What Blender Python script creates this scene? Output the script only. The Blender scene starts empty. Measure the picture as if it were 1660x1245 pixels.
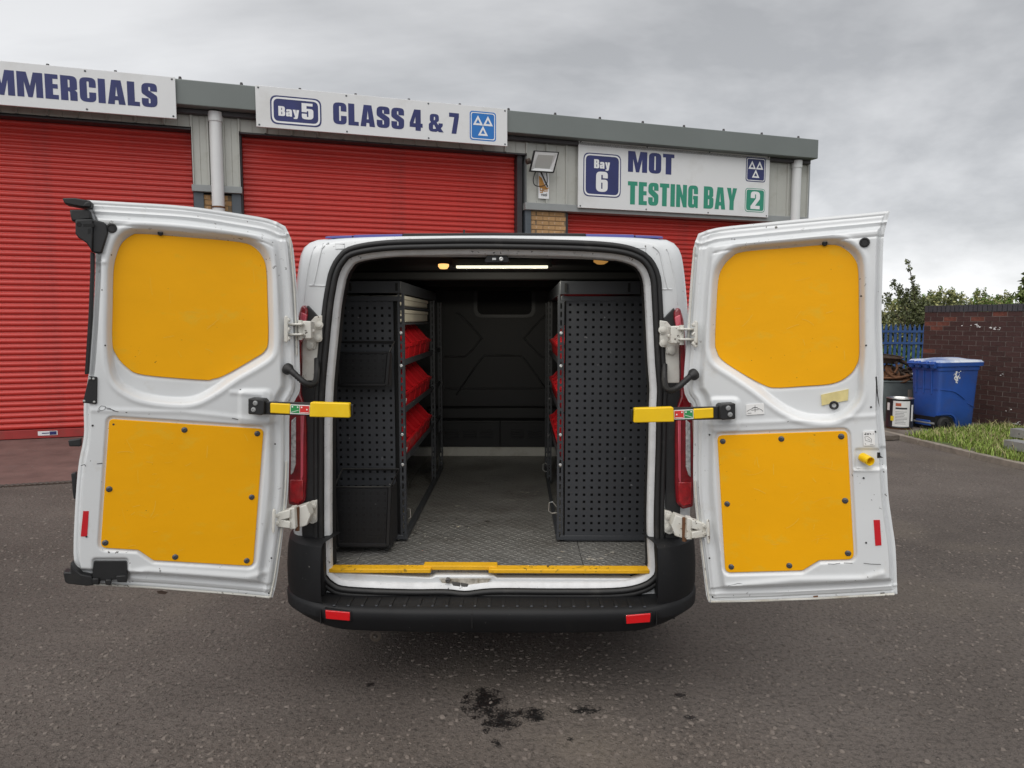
import bpy, bmesh, math, random
import numpy as np
from mathutils import Vector, Matrix
random.seed(7); RNG = np.random.default_rng(11)
S = bpy.context.scene
COL = S.collection
PI = math.pi

# ------------------------------------------------------------------ camera
F = 1151.0                                   # focal length in photo pixels (1660 wide)
PITCH = math.atan(102.5 / F); YAW = math.radians(0.6)
CAMZ = 1.66
cam_d = bpy.data.cameras.new('camera'); cam = bpy.data.objects.new('camera', cam_d); COL.objects.link(cam)
cam_d.sensor_width = 36.0; cam_d.lens = 36.0 * F / 1660.0
cam.location = (0, 0, CAMZ); cam.rotation_euler = (PI / 2 - PITCH, 0, YAW)
cam_d.clip_start = 0.05; cam_d.clip_end = 3000
S.camera = cam

# ------------------------------------------------------------------ world: overcast sky
SUN_EL, SUN_ROT = math.radians(57), math.radians(200)
W = bpy.data.worlds.new('World'); S.world = W; W.use_nodes = True
nt = W.node_tree; nt.nodes.clear()
def wn(t, **k):
    n = nt.nodes.new(t)
    for a, b in k.items(): setattr(n, a, b)
    return n
out = wn('ShaderNodeOutputWorld'); bg = wn('ShaderNodeBackground')
sky = wn('ShaderNodeTexSky', sky_type='NISHITA', sun_disc=False, sun_elevation=SUN_EL, sun_rotation=SUN_ROT)
tc = wn('ShaderNodeTexCoord'); sep = wn('ShaderNodeSeparateXYZ')
nt.links.new(tc.outputs['Generated'], sep.inputs[0])
def wm(op, a, b):
    n = wn('ShaderNodeMath', operation=op)
    for i, v in enumerate((a, b)):
        if isinstance(v, (int, float)): n.inputs[i].default_value = v
        elif v is not None: nt.links.new(v, n.inputs[i])
    return n.outputs[0]
zz = wm('ADD', wm('MAXIMUM', sep.outputs[2], 0.0), 0.30)
cx_ = wm('DIVIDE', sep.outputs[0], zz); cy_ = wm('DIVIDE', sep.outputs[1], zz)
comb = wn('ShaderNodeCombineXYZ'); nt.links.new(cx_, comb.inputs[0]); nt.links.new(cy_, comb.inputs[1])
mp = wn('ShaderNodeMapping'); mp.inputs['Location'].default_value = (12.09, 24.30, 0); mp.inputs['Rotation'].default_value = (0, 0, 0.5)
mp.inputs['Scale'].default_value = (0.80, 1.0, 1.0)
nt.links.new(comb.outputs[0], mp.inputs[0])
n1 = wn('ShaderNodeTexNoise'); n1.inputs['Scale'].default_value = 0.55; n1.inputs['Detail'].default_value = 7; n1.inputs['Roughness'].default_value = 0.58; n1.inputs['Distortion'].default_value = 0.35
nt.links.new(mp.outputs[0], n1.inputs['Vector'])
rp = wn('ShaderNodeValToRGB')
rp.color_ramp.elements[0].position = 0.41; rp.color_ramp.elements[0].color = (2.5, 2.55, 2.64, 1)
rp.color_ramp.elements[1].position = 0.585; rp.color_ramp.elements[1].color = (4.6, 4.63, 4.7, 1)
e = rp.color_ramp.elements.new(0.5); e.color = (3.6, 3.64, 3.72, 1)
n2 = wn('ShaderNodeTexNoise'); n2.inputs['Scale'].default_value = 2.4; n2.inputs['Detail'].default_value = 6; n2.inputs['Roughness'].default_value = 0.55; n2.inputs['Distortion'].default_value = 0.2
nt.links.new(mp.outputs[0], n2.inputs['Vector'])
nt.links.new(wm('ADD', wm('MULTIPLY', n1.outputs['Fac'], 0.87), wm('MULTIPLY', n2.outputs['Fac'], 0.13)), rp.inputs[0])
gl = wm('MULTIPLY', wm('SUBTRACT', 1.0, wm('MINIMUM', wm('MULTIPLY', wm('MAXIMUM', sep.outputs[2], 0.0), 2.0), 1.0)), 0.46)   # overcast thins and brightens towards the horizon all round
gc = wn('ShaderNodeVectorMath', operation='SCALE'); nt.links.new(rp.outputs[0], gc.inputs[0]); nt.links.new(wm('ADD', gl, 0.92), gc.inputs['Scale'])
mx = wn('ShaderNodeMix', data_type='RGBA', blend_type='MIX'); mx.inputs[0].default_value = 0.96
nt.links.new(sky.outputs[0], mx.inputs[6]); nt.links.new(gc.outputs[0], mx.inputs[7])
nt.links.new(mx.outputs[2], bg.inputs[0]); bg.inputs[1].default_value = 0.105
nt.links.new(bg.outputs[0], out.inputs[0])

sun_d = bpy.data.lights.new('sun', 'SUN'); sun = bpy.data.objects.new('sun', sun_d); COL.objects.link(sun)
sun_d.energy = 1.4; sun_d.angle = math.radians(70); sun_d.color = (1.0, 0.97, 0.93)
az = SUN_ROT                                   # direction towards the sun: behind the camera, a little to its left
sdir = Vector((math.sin(az) * math.cos(SUN_EL), math.cos(az) * math.cos(SUN_EL), math.sin(SUN_EL)))
sun.rotation_euler = sdir.to_track_quat('Z', 'Y').to_euler()
S.view_settings.view_transform = 'Standard'; S.view_settings.look = 'None'
S.view_settings.exposure = 0.68; S.view_settings.gamma = 1; S.view_settings.use_curve_mapping = False

# ------------------------------------------------------------------ survey: photo measurements onto known planes
MR = np.array(cam.rotation_euler.to_matrix())
CP = np.array([0, 0, CAMZ])
def ray(px, py): return MR @ np.array([(px - 830) / F, -(py - 622.5) / F, -1.0])
def onp(px, py, p0, n):
    d = ray(px, py); return CP + d * (np.dot(np.array(p0) - CP, n) / np.dot(d, n))
def vy(px, py, Y): return onp(px, py, (0, Y, 0), (0, 1, 0))
def gr(px, py, z=0.0): return onp(px, py, (0, 0, z), (0, 0, 1))
def lerp(a, b, t): return a + (b - a) * t
def V(*a): return np.array(a, float)

# ------------------------------------------------------------------ materials
def mat(name, col, rough=0.5, metal=0.0, var=0.0, vscale=4.0, bump=0.0, bscale=40.0, spec=0.5, coat=0.0,
        specks=None, emit=None, estr=0.0, island=0.0, dirt=None, trans=0.0, aniso=None):
    m = bpy.data.materials.new(name); m.use_nodes = True
    t = m.node_tree; p = t.nodes['Principled BSDF']; L = t.links.new
    p.inputs['Roughness'].default_value = rough; p.inputs['Metallic'].default_value = metal
    p.inputs['Specular IOR Level'].default_value = spec; p.inputs['Coat Weight'].default_value = coat
    p.inputs['Base Color'].default_value = (*col, 1)
    if trans: p.inputs['Transmission Weight'].default_value = trans
    c = None
    tcn = t.nodes.new('ShaderNodeTexCoord'); vec = tcn.outputs['Object']
    if aniso:
        mpn = t.nodes.new('ShaderNodeMapping'); mpn.inputs['Scale'].default_value = aniso; L(vec, mpn.inputs[0]); vec = mpn.outputs[0]
    def noise(scale, detail=5, rg=0.6):
        n = t.nodes.new('ShaderNodeTexNoise'); n.inputs['Scale'].default_value = scale; n.inputs['Detail'].default_value = detail
        n.inputs['Roughness'].default_value = rg; L(vec, n.inputs['Vector']); return n.outputs['Fac']
    def ramp(v, a, b, ca=(0, 0, 0), cb=(1, 1, 1)):
        r = t.nodes.new('ShaderNodeValToRGB'); r.color_ramp.elements[0].position = a; r.color_ramp.elements[1].position = b
        r.color_ramp.elements[0].color = (*ca, 1); r.color_ramp.elements[1].color = (*cb, 1); L(v, r.inputs[0]); return r.outputs[0]
    def mixc(f, a, b):
        n = t.nodes.new('ShaderNodeMix'); n.data_type = 'RGBA'
        for sock, v in ((0, f), (6, a), (7, b)):
            if isinstance(v, tuple): n.inputs[sock].default_value = (*v, 1)
            elif isinstance(v, (int, float)): n.inputs[sock].default_value = v
            else: L(v, n.inputs[sock])
        return n.outputs[2]
    def mul(a, b):
        n = t.nodes.new('ShaderNodeMath'); n.operation = 'MULTIPLY'; L(a, n.inputs[0])
        if isinstance(b, float): n.inputs[1].default_value = b
        else: L(b, n.inputs[1])
        return n.outputs[0]
    if var:
        lo = tuple(max(0, x * (1 - var)) for x in col); hi = tuple(min(1, x * (1 + var)) for x in col)
        c = ramp(noise(vscale), 0.3, 0.7, lo, hi)
    if island:
        g = t.nodes.new('ShaderNodeObjectInfo') if island < 0 else t.nodes.new('ShaderNodeNewGeometry')
        rnd = g.outputs['Random'] if island < 0 else g.outputs['Random Per Island']
        k = abs(island)
        r2 = ramp(rnd, 0, 1, tuple(x * (1 - k) for x in col), tuple(min(1, x * (1 + k)) for x in col))
        c = r2 if c is None else mixc(0.5, c, r2)
    if dirt:                                    # (colour, scale, low, high): blotchy grime with its own shape
        c = mixc(ramp(noise(dirt[1], 8, 0.65), dirt[2], dirt[3]), c if c is not None else col, dirt[0])
    if specks:                                  # (colour, scale, threshold): small chips and scuffs, in clusters
        s = mul(ramp(noise(specks[1], 3, 0.55), specks[2], specks[2] + 0.02), ramp(noise(specks[1] / 14.0, 2), 0.5, 0.62))
        c = mixc(s, c if c is not None else col, specks[0])
    if c is not None: L(c, p.inputs['Base Color'])
    if bump:
        b = t.nodes.new('ShaderNodeBump'); b.inputs['Strength'].default_value = bump; b.inputs['Distance'].default_value = 0.01
        L(noise(bscale, 6), b.inputs['Height']); L(b.outputs[0], p.inputs['Normal'])
    if emit:
        p.inputs['Emission Color'].default_value = (*emit, 1); p.inputs['Emission Strength'].default_value = estr
    return m

M = {}
M['white'] = mat('white_van_paint', (0.68, 0.70, 0.71), 0.28, coat=0.4, var=0.025, vscale=2.5, specks=((0.07, 0.065, 0.06), 46, 0.665), dirt=((0.5, 0.47, 0.41), 6.0, 0.60, 0.86))
M['cream'] = mat('grimy_white_paint', (0.66, 0.65, 0.60), 0.42, var=0.08, vscale=9, specks=((0.10, 0.085, 0.07), 60, 0.62), dirt=((0.40, 0.35, 0.27), 9.0, 0.52, 0.8))
M['yellow'] = mat('yellow_panel', (0.86, 0.405, 0.003), 0.5, spec=.18, var=0.04, vscale=3.0, specks=((0.22, 0.12, 0.02), 80, 0.715), dirt=((0.78, 0.43, 0.02), 8.0, 0.56, 0.72), bump=0.035, bscale=40, aniso=(1, 1, 1.6))
M['scrape'] = mat('rubbed_yellow', (0.84, 0.50, 0.03), .5)
M['strap'] = mat('yellow_plastic', (0.86, 0.55, 0.004), 0.4, var=0.05, vscale=12, dirt=((0.86, 0.62, 0.03), 10, 0.5, 0.8))
M['sill'] = mat('yellow_sill_paint', (0.78, 0.42, 0.01), 0.55, var=0.08, vscale=9, specks=((0.05, 0.035, 0.01), 60, 0.60), bump=0.25, bscale=90)
M['black'] = mat('black_plastic', (0.013, 0.0135, 0.0145), 0.5, var=0.2, vscale=6, bump=0.08, bscale=220, dirt=((0.035, 0.033, 0.03), 7, 0.55, 0.85))
M['bumper'] = mat('bumper_plastic', (0.009, 0.0093, 0.0105), 0.55, spec=.3, var=0.2, vscale=3, bump=0.10, bscale=380, dirt=((0.022, 0.021, 0.02), 5, 0.58, 0.85), specks=((0.25, 0.24, 0.22), 80, 0.72))
M['rubber'] = mat('black_rubber', (0.012, 0.012, 0.0125), 0.55, dirt=((0.05, 0.047, 0.043), 12, 0.58, 0.85))
M['tyre'] = mat('tyre_rubber', (0.02, 0.02, 0.02), 0.8)
M['rim'] = mat('steel_rim', (0.35, 0.35, 0.36), 0.45, metal=0.8)
M['lining'] = mat('dark_lining', (0.006, 0.006, 0.0065), 0.75, var=0.2, vscale=5)
M['bulk'] = mat('black_bulkhead_plastic', (0.010, 0.0103, 0.0115), 0.5)
M['rack'] = mat('charcoal_powder_coat', (0.037, 0.040, 0.046), 0.5, var=0.12, vscale=6, bump=0.05, bscale=300, specks=((0.35, 0.35, 0.35), 30, 0.68))
M['mesh'] = mat('black_wire_mesh', (0.008, 0.008, 0.009), 0.5, specks=((0.3, 0.3, 0.3), 40, 0.70))
M['galv'] = mat('galvanised_steel', (0.38, 0.39, 0.39), 0.5, metal=0.5, var=0.15, vscale=8)
M['steel'] = mat('bright_steel', (0.62, 0.62, 0.60), 0.3, metal=0.9)
M['bolt'] = mat('dark_grey_bolt', (0.075, 0.08, 0.09), 0.45, metal=0.3)
M['binred'] = mat('red_bin_plastic', (0.55, 0.010, 0.016), 0.3, var=0.06)
M['beige'] = mat('pale_case_plastic', (0.40, 0.38, 0.32), 0.5, var=0.08)
M['lensred'] = mat('red_lamp_lens', (0.20, 0.004, 0.010), 0.10, coat=0.8, var=.35, vscale=18)
M['lenspink'] = mat('pink_lamp_lens', (0.50, 0.07, 0.10), 0.10, coat=0.8, var=.5, vscale=40, aniso=(1, 1, .08))
M['lensclear'] = mat('clear_lamp_lens', (0.55, 0.55, 0.55), 0.12, metal=0.4, var=0.4, vscale=60, bump=0.5, bscale=160)
M['reflector'] = mat('red_reflector', (0.62, 0.006, 0.010), 0.2, coat=0.4, bump=0.15, bscale=300)
M['redtape'] = mat('red_reflective_tape', (0.55, 0.010, 0.018), 0.4, bump=0.1, bscale=300)
M['paper'] = mat('white_paper', (0.80, 0.80, 0.79), 0.6)
M['ink'] = mat('black_ink', (0.03, 0.03, 0.035), 0.6)
M['tape'] = mat('masking_tape', (0.66, 0.56, 0.25), 0.6, var=0.12, vscale=30)
M['green'] = mat('green_label', (0.02, 0.26, 0.07), 0.5)
M['redlab'] = mat('red_label', (0.62, 0.03, 0.025), 0.5)
M['led'] = mat('led_strip_glow', (0.9, 0.9, 0.8), 0.4, emit=(1.0, 0.96, 0.70), estr=0.75)
M['dome'] = mat('warm_lamp_glow', (0.9, 0.6, 0.3), 0.3, emit=(1.0, 0.50, 0.16), estr=0.9)
M['amber'] = mat('dim_amber_lamp', (0.45, 0.28, 0.11), 0.3, emit=(0.8, 0.4, 0.1), estr=0.25)
M['livery'] = mat('purple_livery_film', (0.10, 0.105, 0.34), 0.3)
M['rawmetal'] = mat('dusty_bare_metal', (0.40, 0.385, 0.35), 0.5, var=0.2, vscale=20, dirt=((0.20, 0.14, 0.08), 20, 0.5, 0.7))
M['bulkstrip'] = mat('pale_bulkhead_kick', (0.68, 0.67, 0.62), 0.45, var=0.1, dirt=((0.45, 0.42, 0.36), 5, 0.5, 0.75))
# building
M['slat'] = mat('red_shutter_paint', (0.52, 0.034, 0.025), 0.38, var=0.10, vscale=0.8, island=-0.06, dirt=((0.26, 0.030, 0.027), 1.6, 0.5, 0.8), specks=((.10, .03, .03), 20, .70))
M['slatbar'] = mat('dull_red_bottom_bar', (0.33, 0.03, 0.028), 0.55, var=0.15, dirt=((0.2, 0.05, 0.04), 5, 0.5, 0.75))
M['fascia'] = mat('grey_green_fascia', (0.155, 0.175, 0.168), 0.45, var=0.06, vscale=1.0)
M['clad'] = mat('pale_grey_cladding', (0.44, 0.445, 0.41), 0.5, var=0.05, vscale=1.5, dirt=((0.33, 0.32, 0.28), 3.0, 0.5, 0.8))
M['cladend'] = mat('grey_cladding_end', (0.25, 0.265, 0.27), 0.5, var=0.05)
M['post'] = mat('slate_grey_post', (0.075, 0.09, 0.105), 0.5, var=0.1)
M['lintel'] = mat('grey_lintel', (0.26, 0.275, 0.275), 0.5, var=0.08)
M['guide'] = mat('dark_guide_rail', (0.035, 0.03, 0.033), 0.5)
M['pvc'] = mat('white_pvc_pipe', (0.66, 0.67, 0.67), 0.4, var=0.05, vscale=2)
M['rust'] = mat('rusty_iron', (0.13, 0.058, 0.026), 0.85, var=0.4, vscale=14, bump=0.3, bscale=60)
M['rustdk'] = mat('dark_rusty_iron', (0.042, 0.026, 0.018), 0.8, var=0.5, vscale=14, bump=0.3, bscale=60)
M['brickbuff'] = mat('buff_brick', (0.42, 0.25, 0.115), 0.85, var=0.2, vscale=14, island=-0.22, bump=0.35, bscale=90, specks=((0.75, 0.72, 0.66), 9, 0.63))
M['mortar'] = mat('brown_mortar', (0.21, 0.155, 0.10), 0.95, var=0.2, vscale=20, bump=0.3, bscale=120)
M['brickbrown'] = mat('dark_brown_brick', (0.060, 0.029, 0.026), 0.6, var=0.25, vscale=8, island=-0.35, bump=0.3, bscale=60, specks=((0.6, 0.57, 0.55), 16, 0.70))
M['brickred'] = mat('spalled_red_brick', (0.155, 0.052, 0.036), 0.9, var=0.3, vscale=14, bump=0.6, bscale=40)
M['mortar2'] = mat('pale_mortar', (0.15, 0.125, 0.112), 0.95, var=0.35, vscale=9)
M['coping'] = mat('blue_black_coping_brick', (0.058, 0.060, 0.068), 0.6, var=0.2, vscale=10, island=-0.3, bump=0.3, bscale=60)
M['sign'] = mat('white_sign_board', (0.70, 0.71, 0.715), 0.45, var=0.025, vscale=1.0, dirt=((.56, .555, .53), 1.2, .5, .8))
M['navy'] = mat('navy_vinyl', (0.018, 0.025, 0.125), 0.4, var=0.15, vscale=3)
M['blue'] = mat('blue_vinyl', (0.012, 0.16, 0.50), 0.4)
M['greenv'] = mat('green_vinyl', (0.022, 0.25, 0.16), 0.4)
M['whitev'] = mat('white_vinyl', (0.76, 0.77, 0.78), 0.4)
M['lampglass'] = mat('floodlight_glass', (0.50, 0.51, 0.49), 0.25, coat=0.4)
M['lampref'] = mat('floodlight_reflector', (0.68, 0.69, 0.69), 0.3)
M['orangetx'] = mat('faded_orange_print', (0.50, 0.24, 0.05), 0.6, var=0.3, vscale=30)
# yard
M['binblue'] = mat('blue_bin_plastic', (0.022, 0.085, 0.36), 0.5, var=0.14, vscale=2, dirt=((0.045, 0.07, 0.20), 3.0, 0.46, 0.8), specks=((.12, .17, .35), 40, .66))
M['binlid'] = mat('pale_blotched_blue_lid', (0.14, 0.22, 0.46), 0.4, dirt=((0.62, 0.66, 0.72), 2.6, 0.42, 0.6))  # blue base with pale patches scattered by noise
M['fence'] = mat('blue_fence_paint', (0.020, 0.065, 0.20), 0.5, var=0.15)
M['tub'] = mat('grey_metal_tub', (0.155, 0.18, 0.18), 0.5, metal=0.3, var=0.2, vscale=5)
M['tinblk'] = mat('black_tin_print', (0.02, 0.02, 0.025), 0.35)
M['tinlab'] = mat('white_tin_label', (0.66, 0.66, 0.65), 0.4)
M['tinred'] = mat('red_tin_print', (0.42, 0.10, 0.045), 0.45)
M['tinyel'] = mat('yellow_tin_spot', (0.72, 0.53, 0.02), 0.45)
M['bark'] = mat('bark', (0.09, 0.07, 0.05), 0.9)
def leaf(name, col, k=0.5):
    m = mat(name, col, 0.55, island=k, spec=0.3)
    return m
M['leafdk'] = leaf('dark_leaf', (0.115, 0.130, 0.058))
M['leafmd'] = leaf('mid_leaf', (0.15, 0.19, 0.060))
M['leafol'] = leaf('olive_leaf', (0.27, 0.27, 0.11))
M['leaflt'] = leaf('bright_leaf', (0.12, 0.20, 0.045))
M['grassb'] = leaf('grass_blade', (0.22, 0.30, 0.06), 0.45)
M['straw'] = leaf('dry_grass', (0.30, 0.27, 0.13), 0.4)
M['soil'] = mat('verge_soil', (0.085, 0.068, 0.045), 0.95, var=0.35, vscale=8, bump=0.5, bscale=30, dirt=((0.075, 0.12, 0.028), 3, 0.40, 0.55))
M['kerb'] = mat('concrete_kerb', (0.24, 0.21, 0.175), 0.9, var=0.25, vscale=10, bump=0.4, bscale=60)
M['conc'] = mat('dirty_concrete', (0.16, 0.14, 0.12), 0.9, var=0.3, vscale=5, bump=0.3, bscale=60, dirt=((0.07, 0.05, 0.035), 4, 0.45, 0.7))
M['apron'] = mat('red_brown_apron', (0.135, 0.078, 0.068), 0.8, var=0.3, vscale=2.5, bump=0.3, bscale=30, dirt=((0.15, 0.10, 0.09), 3, 0.55, 0.8), aniso=(1, 1, 1))
M['drain'] = mat('cast_iron_drain', (0.11, 0.095, 0.085), 0.7, metal=0.2, var=0.2)
M['stone'] = mat('asphalt_chipping', (0.146, 0.124, 0.109), 0.85, island=0.36, spec=.3)

def asphalt():
    m = bpy.data.materials.new('worn_asphalt'); m.use_nodes = True
    t = m.node_tree; p = t.nodes['Principled BSDF']; L = t.links.new; N = t.nodes.new
    p.inputs['Roughness'].default_value = 0.82; p.inputs['Specular IOR Level'].default_value = 0.3
    tcn = N('ShaderNodeTexCoord'); vec = tcn.outputs['Object']
    def noise(s, d=6, r=0.6):
        n = N('ShaderNodeTexNoise'); n.inputs['Scale'].default_value = s; n.inputs['Detail'].default_value = d; n.inputs['Roughness'].default_value = r
        L(vec, n.inputs['Vector']); return n.outputs['Fac']
    def ramp(v, a, b, ca, cb):
        r = N('ShaderNodeValToRGB'); r.color_ramp.elements[0].position = a; r.color_ramp.elements[1].position = b
        r.color_ramp.elements[0].color = (*ca, 1); r.color_ramp.elements[1].color = (*cb, 1); L(v, r.inputs[0]); return r.outputs[0]
    def mix(f, a, b, bl='MIX'):
        n = N('ShaderNodeMix'); n.data_type = 'RGBA'; n.blend_type = bl
        for s, v in ((0, f), (6, a), (7, b)):
            if isinstance(v, tuple): n.inputs[s].default_value = (*v, 1)
            elif isinstance(v, (int, float)): n.inputs[s].default_value = v
            else: L(v, n.inputs[s])
        return n.outputs[2]
    def math_(op, a, b):
        n = N('ShaderNodeMath'); n.operation = op
        for i, v in enumerate((a, b)):
            if isinstance(v, (int, float)): n.inputs[i].default_value = v
            else: L(v, n.inputs[i])
        return n.outputs[0]
    base = ramp(noise(1.1, 5), 0.3, 0.7, (0.122, 0.102, 0.089), (0.168, 0.143, 0.126))
    vo = N('ShaderNodeTexVoronoi'); vo.inputs['Scale'].default_value = 70; vo.feature = 'F1'; L(vec, vo.inputs['Vector'])
    sc = N('ShaderNodeSeparateColor'); L(vo.outputs['Color'], sc.inputs[0])
    pick = ramp(sc.outputs[0], 0.66, 0.72, (0, 0, 0), (1, 1, 1))
    body = ramp(vo.outputs['Distance'], 0.36, 0.50, (1, 1, 1), (0, 0, 0))
    stones = math_('MULTIPLY', pick, body)
    c = mix(math_('MULTIPLY', stones, 0.22), base, (0.245, 0.215, 0.19))
    fine = ramp(noise(330, 2), 0.42, 0.62, (0.72, 0.72, 0.72), (1.25, 1.25, 1.25))
    c = mix(1.0, c, fine, 'MULTIPLY')
    c = mix(1.0, c, ramp(noise(46, 5, 0.65), 0.30, 0.52, (0.42, 0.42, 0.42), (1.06, 1.06, 1.06)), 'MULTIPLY')  # cavity shade between the chips, painted into the colour
    c = mix(1.0, c, ramp(noise(0.32, 6, 0.65), 0.34, 0.66, (0.68, 0.68, 0.685), (1.10, 1.11, 1.12)), 'MULTIPLY')
    blot = ramp(noise(0.55, 4), 0.52, 0.72, (0, 0, 0), (1, 1, 1))
    c = mix(math_('MULTIPLY', blot, 0.5), c, (0.170, 0.142, 0.108))
    # oil spill, a stain with a ragged outline of its own
    sp = N('ShaderNodeSeparateXYZ'); L(vec, sp.inputs[0])
    def spot(cx, cy, rx, ry, amp):
        dx = math_('DIVIDE', math_('SUBTRACT', sp.outputs[0], cx), rx); dy = math_('DIVIDE', math_('SUBTRACT', sp.outputs[1], cy), ry)
        d = math_('SQRT', math_('ADD', math_('MULTIPLY', dx, dx), math_('MULTIPLY', dy, dy)), 0)
        return math_('SUBTRACT', amp, d)
    nz = math_('ADD', math_('MULTIPLY', math_('SUBTRACT', noise(22, 8, 0.75), 0.5), 5.2), math_('MULTIPLY', math_('SUBTRACT', noise(120, 3, 0.7), 0.5), 3.6))
    st = None
    for px, py, w, h in ((785, 1140, 46, 30), (812, 1166, 44, 22), (862, 1158, 40, 14), (1105, 1128, 16, 6), (1118, 1163, 12, 5), (600, 1110, 9, 5), (948, 1150, 36, 9), (805, 1205, 12, 8), (790, 1185, 9, 6), (925, 1198, 8, 5)):
        g = gr(px, py); rx = abs(gr(px + w, py)[0] - g[0]); ry = abs(gr(px, py - h)[1] - g[1])
        v = spot(float(g[0]), float(g[1]), float(rx), float(ry), 0.85)
        st = v if st is None else math_('MAXIMUM', st, v)
    oil = ramp(math_('ADD', st, nz), -0.15, 0.35, (0, 0, 0), (1, 1, 1))
    near = ramp(st, -1.0, -0.5, (0, 0, 0), (1, 1, 1))
    oil = math_('MULTIPLY', oil, near)
    c = mix(oil, c, (0.008, 0.0075, 0.007))
    L(c, p.inputs['Base Color'])
    L(ramp(oil, 0, 1, (0.82,) * 3, (0.45,) * 3), p.inputs['Roughness'])
    b = N('ShaderNodeBump'); b.inputs['Strength'].default_value = 0.85; b.inputs['Distance'].default_value = 0.009
    hgt = math_('ADD', math_('ADD', math_('MULTIPLY', stones, 0.8), math_('MULTIPLY', noise(140, 5), 1.0)), math_('MULTIPLY', noise(38, 4), 1.6))
    L(hgt, b.inputs['Height']); L(b.outputs[0], p.inputs['Normal'])
    return m
M['asphalt'] = asphalt()

def tread():
    m = mat('checker_plate_floor', (0.235, 0.23, 0.22), 0.38, metal=0.35, var=0.2, vscale=3.5, dirt=((0.14, 0.13, 0.118), 3.2, 0.48, 0.72), specks=((.05, .045, .04), 30, .64))
    t = m.node_tree; p = t.nodes['Principled BSDF']; L = t.links.new; N = t.nodes.new
    tcn = N('ShaderNodeTexCoord')
    hs = []
    for rot, off in ((0.7, 0.0), (-0.7, 0.5)):
        mpn = N('ShaderNodeMapping'); mpn.inputs['Rotation'].default_value = (0, 0, rot); mpn.vector_type = 'TEXTURE'; mpn.inputs['Scale'].default_value = (1 / 21, 1 / 40, 1); mpn.inputs['Location'].default_value = (off * .02, off * .02, 0)
        L(tcn.outputs['Object'], mpn.inputs[0])
        fr = N('ShaderNodeVectorMath'); fr.operation = 'FRACTION'; L(mpn.outputs[0], fr.inputs[0])
        su = N('ShaderNodeVectorMath'); su.operation = 'SUBTRACT'; L(fr.outputs[0], su.inputs[0]); su.inputs[1].default_value = (0.5, 0.5, 0)
        se = N('ShaderNodeSeparateXYZ'); L(su.outputs[0], se.inputs[0])
        cmb = N('ShaderNodeCombineXYZ'); L(se.outputs[0], cmb.inputs[0]); L(se.outputs[1], cmb.inputs[1])
        ln = N('ShaderNodeVectorMath'); ln.operation = 'LENGTH'; L(cmb.outputs[0], ln.inputs[0])
        r = N('ShaderNodeValToRGB'); r.color_ramp.elements[0].position = 0.18; r.color_ramp.elements[0].color = (1, 1, 1, 1)
        r.color_ramp.elements[1].position = 0.34; r.color_ramp.elements[1].color = (0, 0, 0, 1); L(ln.outputs['Value'], r.inputs[0]); hs.append(r.outputs[0])
    mxn = N('ShaderNodeMath'); mxn.operation = 'MAXIMUM'; L(hs[0], mxn.inputs[0]); L(hs[1], mxn.inputs[1])
    b = N('ShaderNodeBump'); b.inputs['Strength'].default_value = 0.9; b.inputs['Distance'].default_value = 0.005
    L(mxn.outputs[0], b.inputs['Height']); L(b.outputs[0], p.inputs['Normal'])
    return m
M['tread'] = tread()

# ------------------------------------------------------------------ building blocks
WL = {}                                        # world location of every thing / part (parts sit at their thing's origin)
def tag(o, label=None, cat=None, group=None, kind=None):
    for k, v in (('label', label), ('category', cat), ('group', group), ('kind', kind)):
        if v: o[k] = v
    return o
def thing(name, label, cat, loc, group=None, rotz=0.0):
    o = bpy.data.objects.new(name, None); COL.objects.link(o); o.location = tuple(float(x) for x in loc); o.rotation_euler = (0, 0, rotz)
    o.empty_display_size = 0.1
    WL[o.name] = V(*[float(x) for x in loc]); return tag(o, label, cat, group)
def link(name, me, parent=None, loc=None, rot=None, mt=None):
    o = bpy.data.objects.new(name, me); COL.objects.link(o)
    base = WL[parent.name] if parent else V(0, 0, 0)
    if loc is not None: o.location = tuple(V(*loc) - base)
    if rot is not None: o.rotation_euler = rot
    if parent: o.parent = parent
    WL[o.name] = base + V(*o.location)
    if mt is not None and not me.materials: me.materials.append(mt)
    return o

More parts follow.
